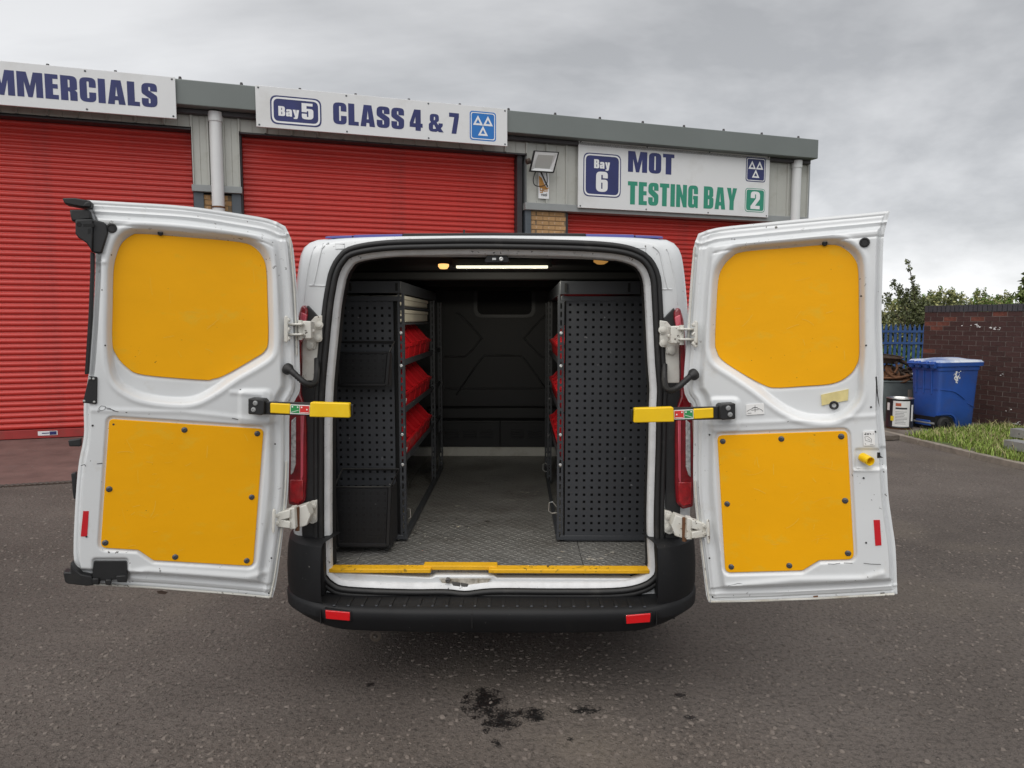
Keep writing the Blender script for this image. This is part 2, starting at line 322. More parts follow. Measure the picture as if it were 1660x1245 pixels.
class MB:
    def __init__(s): s.v = []; s.f = []; s.m = []; s.mi = 0
    def add(s, vs, fs):
        b = len(s.v); s.v += [tuple(map(float, x)) for x in vs]; s.f += [tuple(b + i for i in f) for f in fs]; s.m += [s.mi] * len(fs); return b
    def box(s, x0, x1, y0, y1, z0, z1): return s.obox(((x0 + x1) / 2, (y0 + y1) / 2, (z0 + z1) / 2), (1, 0, 0), (0, 1, 0), (0, 0, 1), (x1 - x0) / 2, (y1 - y0) / 2, (z1 - z0) / 2)
    def obox(s, c, a, b, d, ha, hb, hd):
        c, a, b, d = (V(*x) for x in (c, a, b, d)); vs = []
        for i in (-1, 1):
            for j in (-1, 1):
                for k in (-1, 1): vs.append(c + a * ha * i + b * hb * j + d * hd * k)
        s.add(vs, [(0, 1, 3, 2), (4, 6, 7, 5), (0, 4, 5, 1), (2, 3, 7, 6), (0, 2, 6, 4), (1, 5, 7, 3)]); return s
    def prism(s, front, vec):
        n = len(front); vec = V(*vec); fr = [V(*p) for p in front]; bk = [p + vec for p in fr]
        s.add(fr + bk, [tuple(range(n)), tuple(range(2 * n - 1, n - 1, -1))] + [(i, n + i, n + (i + 1) % n, (i + 1) % n) for i in range(n)]); return s
    def tube(s, path, r, n=8, caps=True):
        P = [V(*p) for p in path]; rings = []; up = None
        rs = r if isinstance(r, (list, tuple)) else [r] * len(P)
        for i, p in enumerate(P):
            d = P[min(i + 1, len(P) - 1)] - P[max(i - 1, 0)]; d = d / (np.linalg.norm(d) + 1e-9)
            if up is None: up = V(0, 0, 1) if abs(d[2]) < 0.9 else V(1, 0, 0)
            u = up - d * np.dot(up, d); u /= np.linalg.norm(u); up = u; w = np.cross(d, u)
            rings.append([p + (u * math.cos(2 * PI * k / n) + w * math.sin(2 * PI * k / n)) * rs[i] for k in range(n)])
        vs = [q for rg in rings for q in rg]; fs = []
        for i in range(len(P) - 1):
            for k in range(n): fs.append((i * n + k, i * n + (k + 1) % n, (i + 1) * n + (k + 1) % n, (i + 1) * n + k))
        if caps: fs.append(tuple(range(n - 1, -1, -1))); fs.append(tuple((len(P) - 1) * n + k for k in range(n)))
        s.add(vs, fs); return s
    def lathe(s, c, axis, prof, n=24, closed=False):
        c, ax = V(*c), V(*axis); ax = ax / np.linalg.norm(ax); u = np.cross(ax, V(0, 0, 1) if abs(ax[2]) < 0.9 else V(1, 0, 0)); u /= np.linalg.norm(u); w = np.cross(ax, u)
        vs = []; fs = []
        for r, h in prof:
            for k in range(n): vs.append(c + ax * h + (u * math.cos(2 * PI * k / n) + w * math.sin(2 * PI * k / n)) * r)
        for i in range(len(prof) - 1):
            for k in range(n): fs.append((i * n + k, i * n + (k + 1) % n, (i + 1) * n + (k + 1) % n, (i + 1) * n + k))
        if closed: fs.append(tuple(range(n))); fs.append(tuple((len(prof) - 1) * n + k for k in range(n)))
        s.add(vs, fs); return s
    def rings(s, rs, closed=True, cap=False):
        n = len(rs[0]); vs = [p for r in rs for p in r]; fs = []
        for i in range(len(rs) - 1):
            for k in range(n if closed else n - 1): fs.append((i * n + k, i * n + (k + 1) % n, (i + 1) * n + (k + 1) % n, (i + 1) * n + k))
        if cap: fs.append(tuple(range(n))); fs.append(tuple((len(rs) - 1) * n + k for k in range(n)))
        s.add(vs, fs); return s
    def mesh(s, name, mats, off=(0, 0, 0), smooth=None):
        off = V(*off); me = bpy.data.meshes.new(name)
        me.from_pydata([tuple(V(*p) - off) for p in s.v], [], s.f)
        for mm in (mats if isinstance(mats, (list, tuple)) else [mats]): me.materials.append(mm)
        if isinstance(mats, (list, tuple)) and len(mats) > 1: me.polygons.foreach_set('material_index', s.m)
        bm = bmesh.new(); bm.from_mesh(me); bmesh.ops.recalc_face_normals(bm, faces=bm.faces); bm.to_mesh(me); bm.free()
        if smooth is not None:
            me.polygons.foreach_set('use_smooth', [True] * len(me.polygons)); me.set_sharp_from_angle(angle=math.radians(smooth))
        me.update(); return me
    def build(s, name, mats, parent=None, smooth=None, bevel=None, seg=2, origin=None):
        base = WL[parent.name] if parent else V(0, 0, 0)
        off = V(*origin) if origin is not None else base
        o = link(name, s.mesh(name, mats, off, smooth), parent, loc=off)
        if bevel:
            b = o.modifiers.new('bevel', 'BEVEL'); b.width = bevel; b.segments = seg; b.limit_method = 'ANGLE'; b.angle_limit = math.radians(40)
            if smooth is None: o.data.polygons.foreach_set('use_smooth', [True] * len(o.data.polygons)); b.harden_normals = False; o.data.set_sharp_from_angle(angle=math.radians(35))
        return o

def arcs(pts, n=6):
    """closed outline of (x, y[, r]) with rounded corners"""
    out = []; k = len(pts)
    for i, p in enumerate(pts):
        x, y = p[0], p[1]; r = p[2] if len(p) > 2 else 0
        if r <= 0: out.append((x, y)); continue
        a = V(*pts[i - 1][:2]) - V(x, y); b = V(*pts[(i + 1) % k][:2]) - V(x, y); la, lb = np.linalg.norm(a), np.linalg.norm(b); a, b = a / la, b / lb
        half = math.acos(max(-1, min(1, float(np.dot(a, b))))) / 2; d = min(r / math.tan(half), la * 0.5, lb * 0.5); 
        p0 = V(x, y) + a * d; p1 = V(x, y) + b * d
        for j in range(n + 1):
            t = j / n; q = p0 * (1 - t) ** 2 + V(x, y) * 2 * t * (1 - t) + p1 * t * t; out.append((float(q[0]), float(q[1])))
    return out
def rrect(x0, y0, x1, y1, r, n=6): return arcs([(x0, y0, r), (x1, y0, r), (x1, y1, r), (x0, y1, r)], n)
def catmull(pts, per=6, closed=True):
    P = [V(*p) for p in pts]; n = len(P); out = []
    for i in range(n if closed else n - 1):
        if closed: a, b, c, d = P[i - 1], P[i], P[(i + 1) % n], P[(i + 2) % n]
        else: a, b, c, d = P[max(i - 1, 0)], P[i], P[i + 1], P[min(i + 2, n - 1)]
        for j in range(per):
            t = j / per; out.append(0.5 * (2 * b + (c - a) * t + (2 * a - 5 * b + 4 * c - d) * t * t + (3 * b - a - 3 * c + d) * t ** 3))
    if not closed: out.append(P[-1])
    return out
def resample(pts, n, closed=True):
    P = [V(*p) for p in pts]; P = P + [P[0]] if closed else P
    L = [0.0]
    for i in range(len(P) - 1): L.append(L[-1] + np.linalg.norm(P[i + 1] - P[i]))
    out = []; m = n if closed else n - 1; j = 0
    for i in range(n):
        d = L[-1] * i / m
        while j < len(L) - 2 and L[j + 1] < d: j += 1
        t = (d - L[j]) / max(L[j + 1] - L[j], 1e-9); out.append(P[j] * (1 - t) + P[j + 1] * min(t, 1))
    return out
def filled(contours, thick=0.0):
    """2-D contours (holes nested) -> (verts2d, faces), flat"""
    cu = bpy.data.curves.new('outline', 'CURVE'); cu.dimensions = '2D'; cu.fill_mode = 'FRONT'
    for c in contours:
        sp = cu.splines.new('POLY'); sp.points.add(len(c) - 1); sp.use_cyclic_u = True
        for q, p in zip(sp.points, c): q.co = (p[0], p[1], 0, 1)
    ob = bpy.data.objects.new('outline', cu); me = bpy.data.meshes.new_from_object(ob)
    vs = [(v.co.x, v.co.y) for v in me.vertices]; fs = [tuple(p.vertices) for p in me.polygons]
    bpy.data.objects.remove(ob); bpy.data.curves.remove(cu); bpy.data.meshes.remove(me)
    return vs, fs
def sheet(mb, contours, fn):
    vs, fs = filled(contours); mb.add([fn(x, y) for x, y in vs], fs); return mb

# heavy condensed lettering, drawn here
G = {
 'M': (.82, [[(0,0),(0,1),(.3,1),(.41,.45),(.52,1),(.82,1),(.82,0),(.6,0),(.6,.62),(.48,0),(.34,0),(.22,.62),(.22,0)]]),
 'E': (.43, [[(0,0),(0,1),(.42,1),(.42,.82),(.25,.82),(.25,.61),(.41,.61),(.41,.43),(.25,.43),(.25,.18),(.43,.18),(.43,0)]]),
 'R': (.55, [[(0,0),(0,1),(.54,1,.2),(.54,.46,.1),(.46,.43),(.54,.36,.08),(.54,0),(.3,0),(.3,.36,.05),(.24,.38),(.24,0)],[(.24,.84),(.3,.84,.04),(.3,.53,.04),(.24,.53)]]),
 'C': (.54, [[(0,0,.22),(0,1,.22),(.54,1,.22),(.54,.6),(.31,.6),(.31,.84,.03),(.24,.84,.03),(.24,.16,.03),(.31,.16,.03),(.31,.4),(.54,.4),(.54,0,.22)]]),
 'I': (.24, [[(0,0),(0,1),(.24,1),(.24,0)]]),
 'A': (.6, [[(0,0),(.14,1),(.46,1),(.6,0),(.37,0),(.355,.17),(.245,.17),(.23,0)],[(.262,.34),(.338,.34),(.3,.74)]]),
 'L': (.42, [[(0,0),(0,1),(.25,1),(.25,.18),(.42,.18),(.42,0)]]),
 'S': (.54, [[(.54,.66),(.3,.66),(.3,.84,.03),(.24,.84,.03),(.24,.70,.04),(.54,.48,.14),(.54,0,.22),(0,0,.22),(0,.36),(.24,.36),(.24,.16,.03),(.3,.16,.03),(.3,.34,.05),(0,.56,.14),(0,1,.22),(.54,1,.22)]]),
 'O': (.54, [[(0,0,.22),(0,1,.22),(.54,1,.22),(.54,0,.22)],[(.24,.16,.03),(.24,.84,.03),(.3,.84,.03),(.3,.16,.03)]]),
 'T': (.5, [[(0,1),(.5,1),(.5,.82),(.375,.82),(.375,0),(.125,0),(.125,.82),(0,.82)]]),
 'N': (.58, [[(0,0),(0,1),(.2,1),(.36,.52),(.36,1),(.58,1),(.58,0),(.38,0),(.22,.48),(.22,0)]]),
 'G': (.55, [[(0,0,.22),(0,1,.22),(.54,1,.22),(.54,.62),(.31,.62),(.31,.84,.03),(.24,.84,.03),(.24,.16,.03),(.31,.16,.03),(.31,.38),(.27,.38),(.27,.54),(.54,.54),(.54,0),(.42,0),(.39,.06),(.32,0,.08)]]),
 'B': (.55, [[(0,0),(0,1),(.53,1,.2),(.53,.56,.1),(.46,.52),(.55,.47,.1),(.55,0,.2)],[(.24,.84),(.3,.84,.04),(.3,.6,.04),(.24,.6)],[(.24,.43),(.31,.43,.04),(.31,.16,.04),(.24,.16)]]),
 'Y': (.58, [[(0,1),(.24,1),(.29,.66),(.34,1),(.58,1),(.41,.4),(.41,0),(.17,0),(.17,.4)]]),
 'a': (.48, [[(.02,.5),(.02,.74,.18),(.48,.74,.18),(.48,0),(.27,0),(.26,.06),(.19,0,.06),(0,0,.14),(0,.43,.1),(.26,.45),(.26,.58,.03),(.22,.58,.03),(.22,.5)],[(.21,.15,.02),(.21,.30,.02),(.26,.32),(.26,.15,.02)]]),
 'y': (.52, [[(0,.74),(.23,.74),(.265,.3),(.3,.74),(.52,.74),(.4,-.06),(.33,-.2,.08),(.06,-.2),(.06,-.06),(.17,-.05),(.17,.04)]]),
 '5': (.53, [[(0,.44),(0,1),(.5,1),(.5,.83),(.22,.83),(.22,.66),(.53,.66,.15),(.53,0,.22),(0,0,.22),(0,.34),(.23,.34),(.23,.15,.03),(.3,.15,.03),(.3,.52,.03),(.23,.52,.03),(.23,.44)]]),
 '4': (.56, [[(0,.16),(0,.36),(.2,1),(.48,1),(.48,.35),(.56,.35),(.56,.16),(.48,.16),(.48,0),(.25,0),(.25,.16)],[(.17,.35),(.25,.35),(.25,.66)]]),
 '6': (.54, [[(0,0,.22),(0,1,.22),(.54,1,.22),(.54,.68),(.31,.68),(.31,.84,.03),(.24,.84,.03),(.24,.6),(.54,.62,.15),(.54,0,.22)],[(.24,.15,.03),(.24,.46,.03),(.3,.46,.03),(.3,.15,.03)]]),
 '7': (.5, [[(0,1),(.5,1),(.5,.82),(.36,0),(.12,0),(.26,.8),(0,.8)]]),
 '2': (.53, [[(0,.62),(0,1,.22),(.53,1,.22),(.53,.58,.1),(.26,.19),(.53,.19),(.53,0),(0,0),(0,.16),(.3,.6),(.3,.84,.03),(.24,.84,.03),(.24,.62)]]),
 '&': (.70, [[(0,0,.18),(0,.42,.1),(.1,.53),(.05,.62,.05),(.05,1,.18),(.48,1,.18),(.48,.62,.1),(.37,.54),(.46,.38),(.46,.5),(.66,.5),(.66,.36),(.57,.22),(.7,0),(.46,0),(.43,.06),(.36,0,.08)],[(.24,.64),(.24,.84,.03),(.3,.84,.03),(.3,.68,.03)],[(.2,.15,.04),(.2,.36,.04),(.25,.40),(.34,.18,.02)]]),
}
def word(txt, gap=.07, space=.24):
    x = 0; cs = []
    for ch in txt:
        if ch == ' ': x += space; continue
        w, cc = G[ch]
        for c in cc: cs.append([(p[0] + x, p[1]) for p in arcs(c, 4)])
        x += w + gap
    return cs, x - gap
def scaled(cs, x0, y0, sx, sy): return [[(x0 + p[0] * sx, y0 + p[1] * sy) for p in c] for c in cs]

# ==================================================================== GROUND
mb = MB(); mb.add([(-400, -60, 0), (400, -60, 0), (400, 900, 0), (-400, 900, 0)], [(0, 1, 2, 3)])
o = mb.build('road', M['asphalt']); tag(o, 'brown-grey worn asphalt yard', kind='structure')

# loose chippings standing proud of the asphalt
OILS = []
for px, py, w, h in ((785, 1140, 46, 30), (812, 1166, 44, 22), (862, 1158, 40, 14)):
    g = gr(px, py); OILS.append((float(g[0]), float(g[1]), float(abs(gr(px + w, py)[0] - g[0])), float(abs(gr(px, py - h)[1] - g[1]))))
def stones():
    vs = []; fs = []; n = 0; N = 38000
    k = 0
    while k < N:
        y = 1.0 + 9.0 * RNG.random() ** 2.0; x = (RNG.random() * 2 - 1) * (0.9 + 0.85 * y)
        cl = math.sin(x * 3.1 + 1.7 * math.sin(y * 2.3)) + math.sin(y * 4.1 + 2 * math.sin(x * 1.9)) 
        if RNG.random() > 0.55 + 0.22 * cl: continue
        if x > 4.9 and y > 6: continue
        if any(((x - a) / w) ** 2 + ((y - b) / h) ** 2 < 1 and RNG.random() < .8 for a, b, w, h in OILS): continue
        k += 1
        a = RNG.normal(0, 0.9) ; r = 0.0035 + 0.0105 * RNG.random() ** 1.9; el = 0.5 + 0.45 * RNG.random(); h = r * (0.18 + 0.30 * RNG.random())
        ca, sa = math.cos(a), math.sin(a); b = len(vs); m = 6
        ph = RNG.random() * 6; rr = 0.75 + 0.5 * RNG.random(m)
        for lev, (kk, hz) in enumerate(((1.0, -0.001), (0.68, h))):
            for j in range(m):
                t = ph + j * 2 * PI / m; u = r * kk * rr[j] * math.cos(t); w = r * kk * el * rr[j] * math.sin(t)
                vs.append((x + u * ca - w * sa, y + u * sa + w * ca, hz))
        for j in range(m): fs.append((b + j, b + (j + 1) % m, b + m + (j + 1) % m, b + m + j))
        fs.append(tuple(b + m + j for j in range(m)))
    me = bpy.data.meshes.new('chippings'); me.from_pydata(vs, [], fs); me.materials.append(M['stone'])
    return tag(link('chippings', me), 'pale chippings standing proud of the asphalt', kind='stuff')
stones()

# ==================================================================== WORKSHOP BUILDING
FA = math.radians(18.5); FT = V(math.cos(FA), math.sin(FA), 0); FN = V(math.sin(FA), -math.cos(FA), 0); FP = V(-6.691, 9.735, 0)
def fw(s, z, o=0.0): return FP + FT * s + FN * o + V(0, 0, z)
def fz(px, py, o=0.0):
    q = onp(px, py, FP + FN * o, FN); return float((q - FP) @ FT), float(q[2])
def fbox(mb, s0, s1, z0, z1, o0, o1):
    return mb.obox(fw((s0 + s1) / 2, (z0 + z1) / 2, (o0 + o1) / 2), FT, FN, (0, 0, 1), (s1 - s0) / 2, (o1 - o0) / 2, (z1 - z0) / 2)
SE = fz(1312, 300, .12)[0]; FE = fz(1327, 235, .36)[0]
EAVE = 4.97; FB = 4.63
bld = thing('workshop_building', 'grey clad workshop with red roller shutters and buff brick piers behind the van', 'building', fw(0, 0))
mb = MB(); fbox(mb, -9, SE, 0, EAVE - .05, -12, -.35); mb.build('wall', M['cladend'], bld)
mb = MB(); fbox(mb, -9.1, SE + .1, EAVE - .04, EAVE + .03, -12.1, .08); mb.build('roof', M['fascia'], bld)
mb = MB(); fbox(mb, -9, FE, FB, EAVE, .05, .36); mb.build('fascia', M['fascia'], bld, bevel=.012)
mb = MB(); fbox(mb, -9, SE - .05, FB - .07, FB - .002, .05, .20); mb.build('gutter_shade', M['guide'], bld, bevel=.01)  # dark strip standing in for the shade below the fascia
mb = MB(); fbox(mb, SE - .03, SE + .0, 0, FB, -.3, .13); mb.build('corner_trim', M['cladend'], bld)
mb = MB(); mb.lathe((0, 0, 0), (0, 0, 1), [(.0, .055), (.018, .05), (.024, .02), (.03, 0)], 8); fixm = mb.mesh('roof_fixing', M['guide'])
for k in range(17): link('roof_fixing', fixm, bld, loc=fw(-.4 + .8 * k, EAVE + .025, .2))

# cladding panels (each sheet between two ribs is its own piece)
def clad_mesh(w, h):
    b = MB(); prof = [(0, .05), (.012, .05), (.02, .02), (w * .5 - .004, .02), (w * .5, .014), (w * .5 + .004, .02), (w - .02, .02), (w - .012, .05), (w, .05)]
    vs = []; 
    for x, o in prof: vs.append(FT * x + FN * o)
    for x, o in prof: vs.append(FT * x + FN * o + V(0, 0, h))
    n = len(prof); b.add(vs, [(i, i + 1, n + i + 1, n + i) for i in range(n - 1)])
    return b.mesh('cladding_panel', M['clad'])
def clad(s0, s1, z0, z1, n):
    w = (s1 - s0) / n; me = clad_mesh(w, z1 - z0)
    for i in range(n): link('cladding_panel', me, bld, loc=fw(s0 + i * w, z0, .08))
    b = MB(); fbox(b, s0, s1, z0, z1, -.2, .075); b.build('cladding_rail', M['cladend'], bld)
A0, A1 = fz(313.5, 296, .1)[0], fz(390, 296, .1)[0]          # pier between the first two shutters
B0, B1 = fz(853, 330, .1)[0], fz(938, 336, .1)[0]            # pier with the floodlight
C1 = SE - .03
CZ = 3.60
clad(A0, A1, CZ, FB - .05, 3); clad(B0, B1 + .12, CZ, FB - .05, 3)
clad(B1 + .12, C1, CZ - .03, FB - .05, 10)
clad(-9, A0 - 4.25, CZ, FB - .05, 12)
# heads above the openings, behind the signs
clad(A0 - 4.25, A0, 4.40, FB - .05, 12); clad(A1, B0, 4.385, FB - .05, 12)
for sa, sb in ((A0 - 4.25, A0), (A1, B0)):
    mb = MB(); fbox(mb, sa, sb, 4.36, 4.383, -.2, .10); mb.build('opening_head', M['guide'], bld)
mb = MB(); fbox(mb, A0 - .02, A1 + .02, CZ - .10, CZ - .005, -.05, .15); mb.build('lintel', M['lintel'], bld, bevel=.006)
mb = MB(); fbox(mb, B0 - .03, C1, CZ - .12, CZ - .005, -.05, .15); mb.build('lintel', M['lintel'], bld, bevel=.006)
# posts
PW = .13
for s0, s1 in ((A0, A0 + PW), (A1 - PW, A1), (B0 - .01, B0 + .09)):
    mb = MB(); fbox(mb, s0, s1, 0, CZ - .102, -.12, .10); mb.build('steel_post', M['post'], bld, bevel=.008)
# brick piers
bm_brick = MB(); bm_brick.obox((0, 0, 0), FT, FN, (0, 0, 1), .1045, .05, .0315); ME_BR = bm_brick.mesh('brick', M['brickbuff'])
bm_half = MB(); bm_half.obox((0, 0, 0), FT, FN, (0, 0, 1), .0485, .05, .0315); ME_HB = bm_half.mesh('brick', M['brickbuff'])
def pier(s0, s1):
    b = MB(); fbox(b, s0, s1, 0, CZ - .125, -.12, .058); pr = b.build('brick_pier', M['mortar'], bld)
    z = CZ - .125 - .04; row = 0
    while z > 0.03:
        x = s0
        first = row % 2 == 0
        while x < s1 - .03:
            w = .102 if (first and row % 2 == 0) else .215
            first = False
            w = min(w, s1 - x)
            if w > .05:
                sc = (w - .007) / .209
                o = link('brick', ME_BR, pr, loc=fw(x + w / 2, z, .018 + .002 * random.random()))
                o.matrix_basis = Matrix.Translation(o.location) @ Matrix.Rotation(FA, 4, 'Z') @ Matrix.Diagonal((sc, 1, 1, 1)) @ Matrix.Rotation(-FA, 4, 'Z')
            x += w + .004
        z -= .075; row += 1
pier(A0 + PW, A1 - PW); pier(B0 + .09, fz(917, 360, .06)[0])
# roller shutters
def shutter(s0, s1, ztop, name_mat=True):
    b = MB(); fbox(b, s0 - .09, s1 + .09, ztop + .002, ztop + .10, -.20, -.12); sh = b.build('roller_shutter', M['guide'], bld)
    for sa in (s0 - .09, s1 + .005):
        b = MB(); fbox(b, sa, sa + .085, .0, ztop, -.18, .04); b.build('guide_rail', M['guide'], sh)
    L = s1 - s0; p = MB(); prof = [(.004, 0), (.008, .006), (.017, .016), (.030, .021), (.046, .021), (.059, .016), (.068, .006), (.074, 0), (.084, 0)]
    n = len(prof); p.add([FN * o + V(0, 0, z) for z, o in prof] + [FT * L + FN * o + V(0, 0, z) for z, o in prof], [(i, i + 1, n + i + 1, n + i) for i in range(n - 1)])
    me = p.mesh('slat', M['slat'], smooth=60)
    z = .14
    while z < ztop: link('slat', me, sh, loc=fw(s0, z, -.12)); z += .08
    b = MB(); fbox(b, s0, s1, .012, .136, -.14, -.102); b.build('bottom_bar', M['slatbar'], sh, bevel=.006)
    return sh
S1R = A0 - .02
sh1 = shutter(S1R - 4.2, S1R, 4.60)
mb = MB(); q0, q1 = fz(58, 710, 0)[0], fz(90, 708, 0)[0]; fbox(mb, q0, q1, .05, .11, -.1015, -.098); st = mb.build('maker_plate', M['whitev'], sh1)
mb = MB(); fbox(mb, lerp(q0, q1, .6), q1 - .01, .056, .104, -.0975, -.096); fbox(mb, q0 + .05, lerp(q0, q1, .58), .075, .088, -.0975, -.096); mb.build('plate_print', M['navy'], sh1)
shutter(A1 + .03, B0 - .14, 4.60)
shutter(fz(917, 360, .0)[0] + .03, C1 - .35, CZ - .08)
# downpipes
def pipe(s, z0, z1, r, name):
    b = MB(); b.lathe(fw(s, z0, .165), (0, 0, 1), [(r, 0), (r, z1 - z0 - .13), (r * 1.14, z1 - z0 - .13), (r * 1.14, z1 - z0)], 20)
    d = b.build('downpipe', M['pvc'], bld, smooth=40)
    b = MB(); b.lathe(fw(s, CZ - .33, .165), (0, 0, 1), [(r + .002, 0), (r + .008, .004), (r + .008, .022), (r + .002, .026)], 20); b.build('pipe_bracket', M['rust'], d, smooth=40)
pipe(fz(351, 250, .165)[0], 0.0, FB - .02, .085, 0)
pipe(fz(1291, 290, .165)[0], 0.0, FB - .02, .085, 1)

# ---- signs: boards are things of their own, the print lies a hair above the board
def flat(name, contours, o, m, parent):
    b = MB(); sheet(b, contours, lambda s, z: fw(s, z, o)); return b.build(name, m, parent)
def print_word(txt, box, o, m, parent, name='lettering'):
    (s0, z0, s1, z1) = box; cs, w = word(txt); return flat(name, scaled(cs, s0, z0, (s1 - s0) / w, z1 - z0), o, m, parent)
def board(name, label, s0, s1, z0, z1, o):
    t = thing(name, label, 'sign', fw((s0 + s1) / 2, z0, o))
    b = MB(); fbox(b, s0, s1, z0, z1, o - .03, o); b.build('board', M['sign'], t, bevel=.004)
    b = MB(); b.lathe((0, 0, 0), FN, [(.0, .008), (.012, .006), (.014, 0)], 8); sm = b.mesh('screw', M['bolt'])
    n = max(3, int((s1 - s0) / 1.0))
    for i in range(n + 1):
        for z in (z0 + .03, z1 - .03): link('screw', sm, t, loc=fw(lerp(s0 + .04, s1 - .04, i / n), z, o))
    return t
def mot_mark(s0, z0, s1, z1, o, m, parent):
    w, h = s1 - s0, z1 - z0; r = .12 * w
    flat('emblem_border', [rrect(s0, z0, s1, z1, r)], o, m, parent)
    flat('emblem_line', [rrect(s0 + .04 * w, z0 + .04 * h, s1 - .04 * w, z1 - .04 * h, r * .8), rrect(s0 + .07 * w, z0 + .07 * h, s1 - .07 * w, z1 - .07 * h, r * .7)], o + .002, M['whitev'], parent)
    tri = []
    for cx, cz in ((.31, .52), (.69, .52), (.5, .17)):
        a = [(cx - .19, cz), (cx + .19, cz), (cx, cz + .34)]; g = (cx, cz + .113)
        tri.append([(s0 + x * w, z0 + z * h) for x, z in a])
        tri.append([(s0 + lerp(x, g[0], .56) * w, z0 + lerp(z, g[1], .56) * h) for x, z in a])
    flat('emblem_triangles', tri, o + .002, M['whitev'], parent)
O1 = .405
def bx(x0, y0, x1, y1, o):
    """box on the facade from its left/right pixel positions: bottoms and tops measured at its middle"""
    a = fz(x0, (y0 + y1) / 2, o)[0]; b = fz(x1, (y0 + y1) / 2, o)[0]; m = (x0 + x1) / 2
    return a, fz(m, y1, o)[1], b, fz(m, y0, o)[1]
s_r = fz(285, 160, O1)[0]
sg = board('fascia_sign', 'long white fascia sign reading COMMERCIALS over the left shutter', s_r - 4.25, s_r, 4.42, EAVE + .0, O1)
zt = fz(200, 133, O1)[1]; zb = fz(200, 172.5, O1)[1]
e0, e1 = fz(-84, 140, O1)[0], fz(255, 158, O1)[0]
print_word('COMMERCIALS', (e0, 4.545, e1, 4.86), O1 + .002, M['navy'], sg)
a0, a1 = fz(414.5, 172, O1)[0], fz(822.5, 210, O1)[0]
sg = board('fascia_sign', 'white fascia sign reading Bay 5 CLASS 4 & 7 over the middle shutter', a0, a1, 4.40, EAVE + .0, O1)
b5 = (fz(438, 175, O1)[0], 4.455, fz(521, 183, O1)[0], 4.855)
flat('badge_border', [rrect(*b5, .10)], O1 + .002, M['navy'], sg)
flat('badge_line', [rrect(b5[0] + .02, b5[1] + .02, b5[2] - .02, b5[3] - .02, .09), rrect(b5[0] + .045, b5[1] + .045, b5[2] - .045, b5[3] - .045, .075)], O1 + .004, M['whitev'], sg)
w5 = b5[2] - b5[0]
print_word('Bay', (b5[0] + .155 * w5, b5[1] + .12, b5[0] + .56 * w5, b5[1] + .255), O1 + .004, M['whitev'], sg)
print_word('5', (b5[0] + .61 * w5, b5[1] + .10, b5[0] + .84 * w5, b5[1] + .325), O1 + .004, M['whitev'], sg)
zc0, zc1 = 4.525, 4.835
for txt, x0, x1, dz in (('CLASS', 540, 655, 0), ('4', 664, 685, 0), ('&', 695, 719, -.02), ('7', 728, 744, .0)):
    yy = 185 + (x0 - 540) * .08; print_word(txt, (fz(x0, yy, O1)[0], zc0 + (0.005 if txt == '&' else 0), fz(x1, yy, O1)[0], zc1 + (dz - .02 if txt == '&' else 0)), O1 + .002, M['navy'], sg)
mot_mark(fz(761.5, 205, O1)[0], 4.455, fz(804, 205, O1)[0], 4.895, O1 + .002, M['blue'], sg)
O3 = .20
c0, c1 = fz(937.5, 280, O3)[0], fz(1247, 300, O3)[0]
zt3, zb3 = fz(1090, 239, O3)[1], fz(1090, 344.5, O3)[1]
sg = board('bay_sign', 'large white board reading Bay 6 MOT TESTING BAY 2 above the right shutter', c0, c1, zb3, zt3, O3)
bb = bx(945.5, 249, 1006.5, 319.5, O3)
flat('badge_border', [rrect(*bb, .11)], O3 + .002, M['navy'], sg)
flat('badge_line', [rrect(bb[0] + .018, bb[1] + .018, bb[2] - .018, bb[3] - .018, .10), rrect(bb[0] + .042, bb[1] + .042, bb[2] - .042, bb[3] - .042, .085)], O3 + .004, M['whitev'], sg)
wb, hb = bb[2] - bb[0], bb[3] - bb[1]
print_word('Bay', (bb[0] + .28 * wb, bb[1] + .655 * hb, bb[0] + .70 * wb, bb[1] + .86 * hb), O3 + .004, M['whitev'], sg)
print_word('6', (bb[0] + .335 * wb, bb[1] + .12 * hb, bb[0] + .645 * wb, bb[1] + .585 * hb), O3 + .004, M['whitev'], sg)
print_word('MOT', bx(1018, 247.5, 1093, 281, O3), O3 + .002, M['navy'], sg)
tb = bx(1017.5, 299.5, 1194.5, 336, O3); print_word('TESTING BAY', tb, O3 + .002, M['greenv'], sg)
mot_mark(*bx(1209, 255.5, 1241, 295, O3), O3 + .002, M['navy'], sg)
g2 = bx(1207.5, 305.5, 1240, 344, O3)
flat('number_border', [rrect(*g2, .07)], O3 + .002, M['greenv'], sg)
flat('number_line', [rrect(g2[0] + .012, g2[1] + .012, g2[2] - .012, g2[3] - .012, .06), rrect(g2[0] + .026, g2[1] + .026, g2[2] - .026, g2[3] - .026, .05)], O3 + .004, M['whitev'], sg)
w2, h2 = g2[2] - g2[0], g2[3] - g2[1]
print_word('2', (g2[0] + .28 * w2, g2[1] + .13 * h2, g2[0] + .74 * w2, g2[1] + .87 * h2), O3 + .004, M['whitev'], sg)

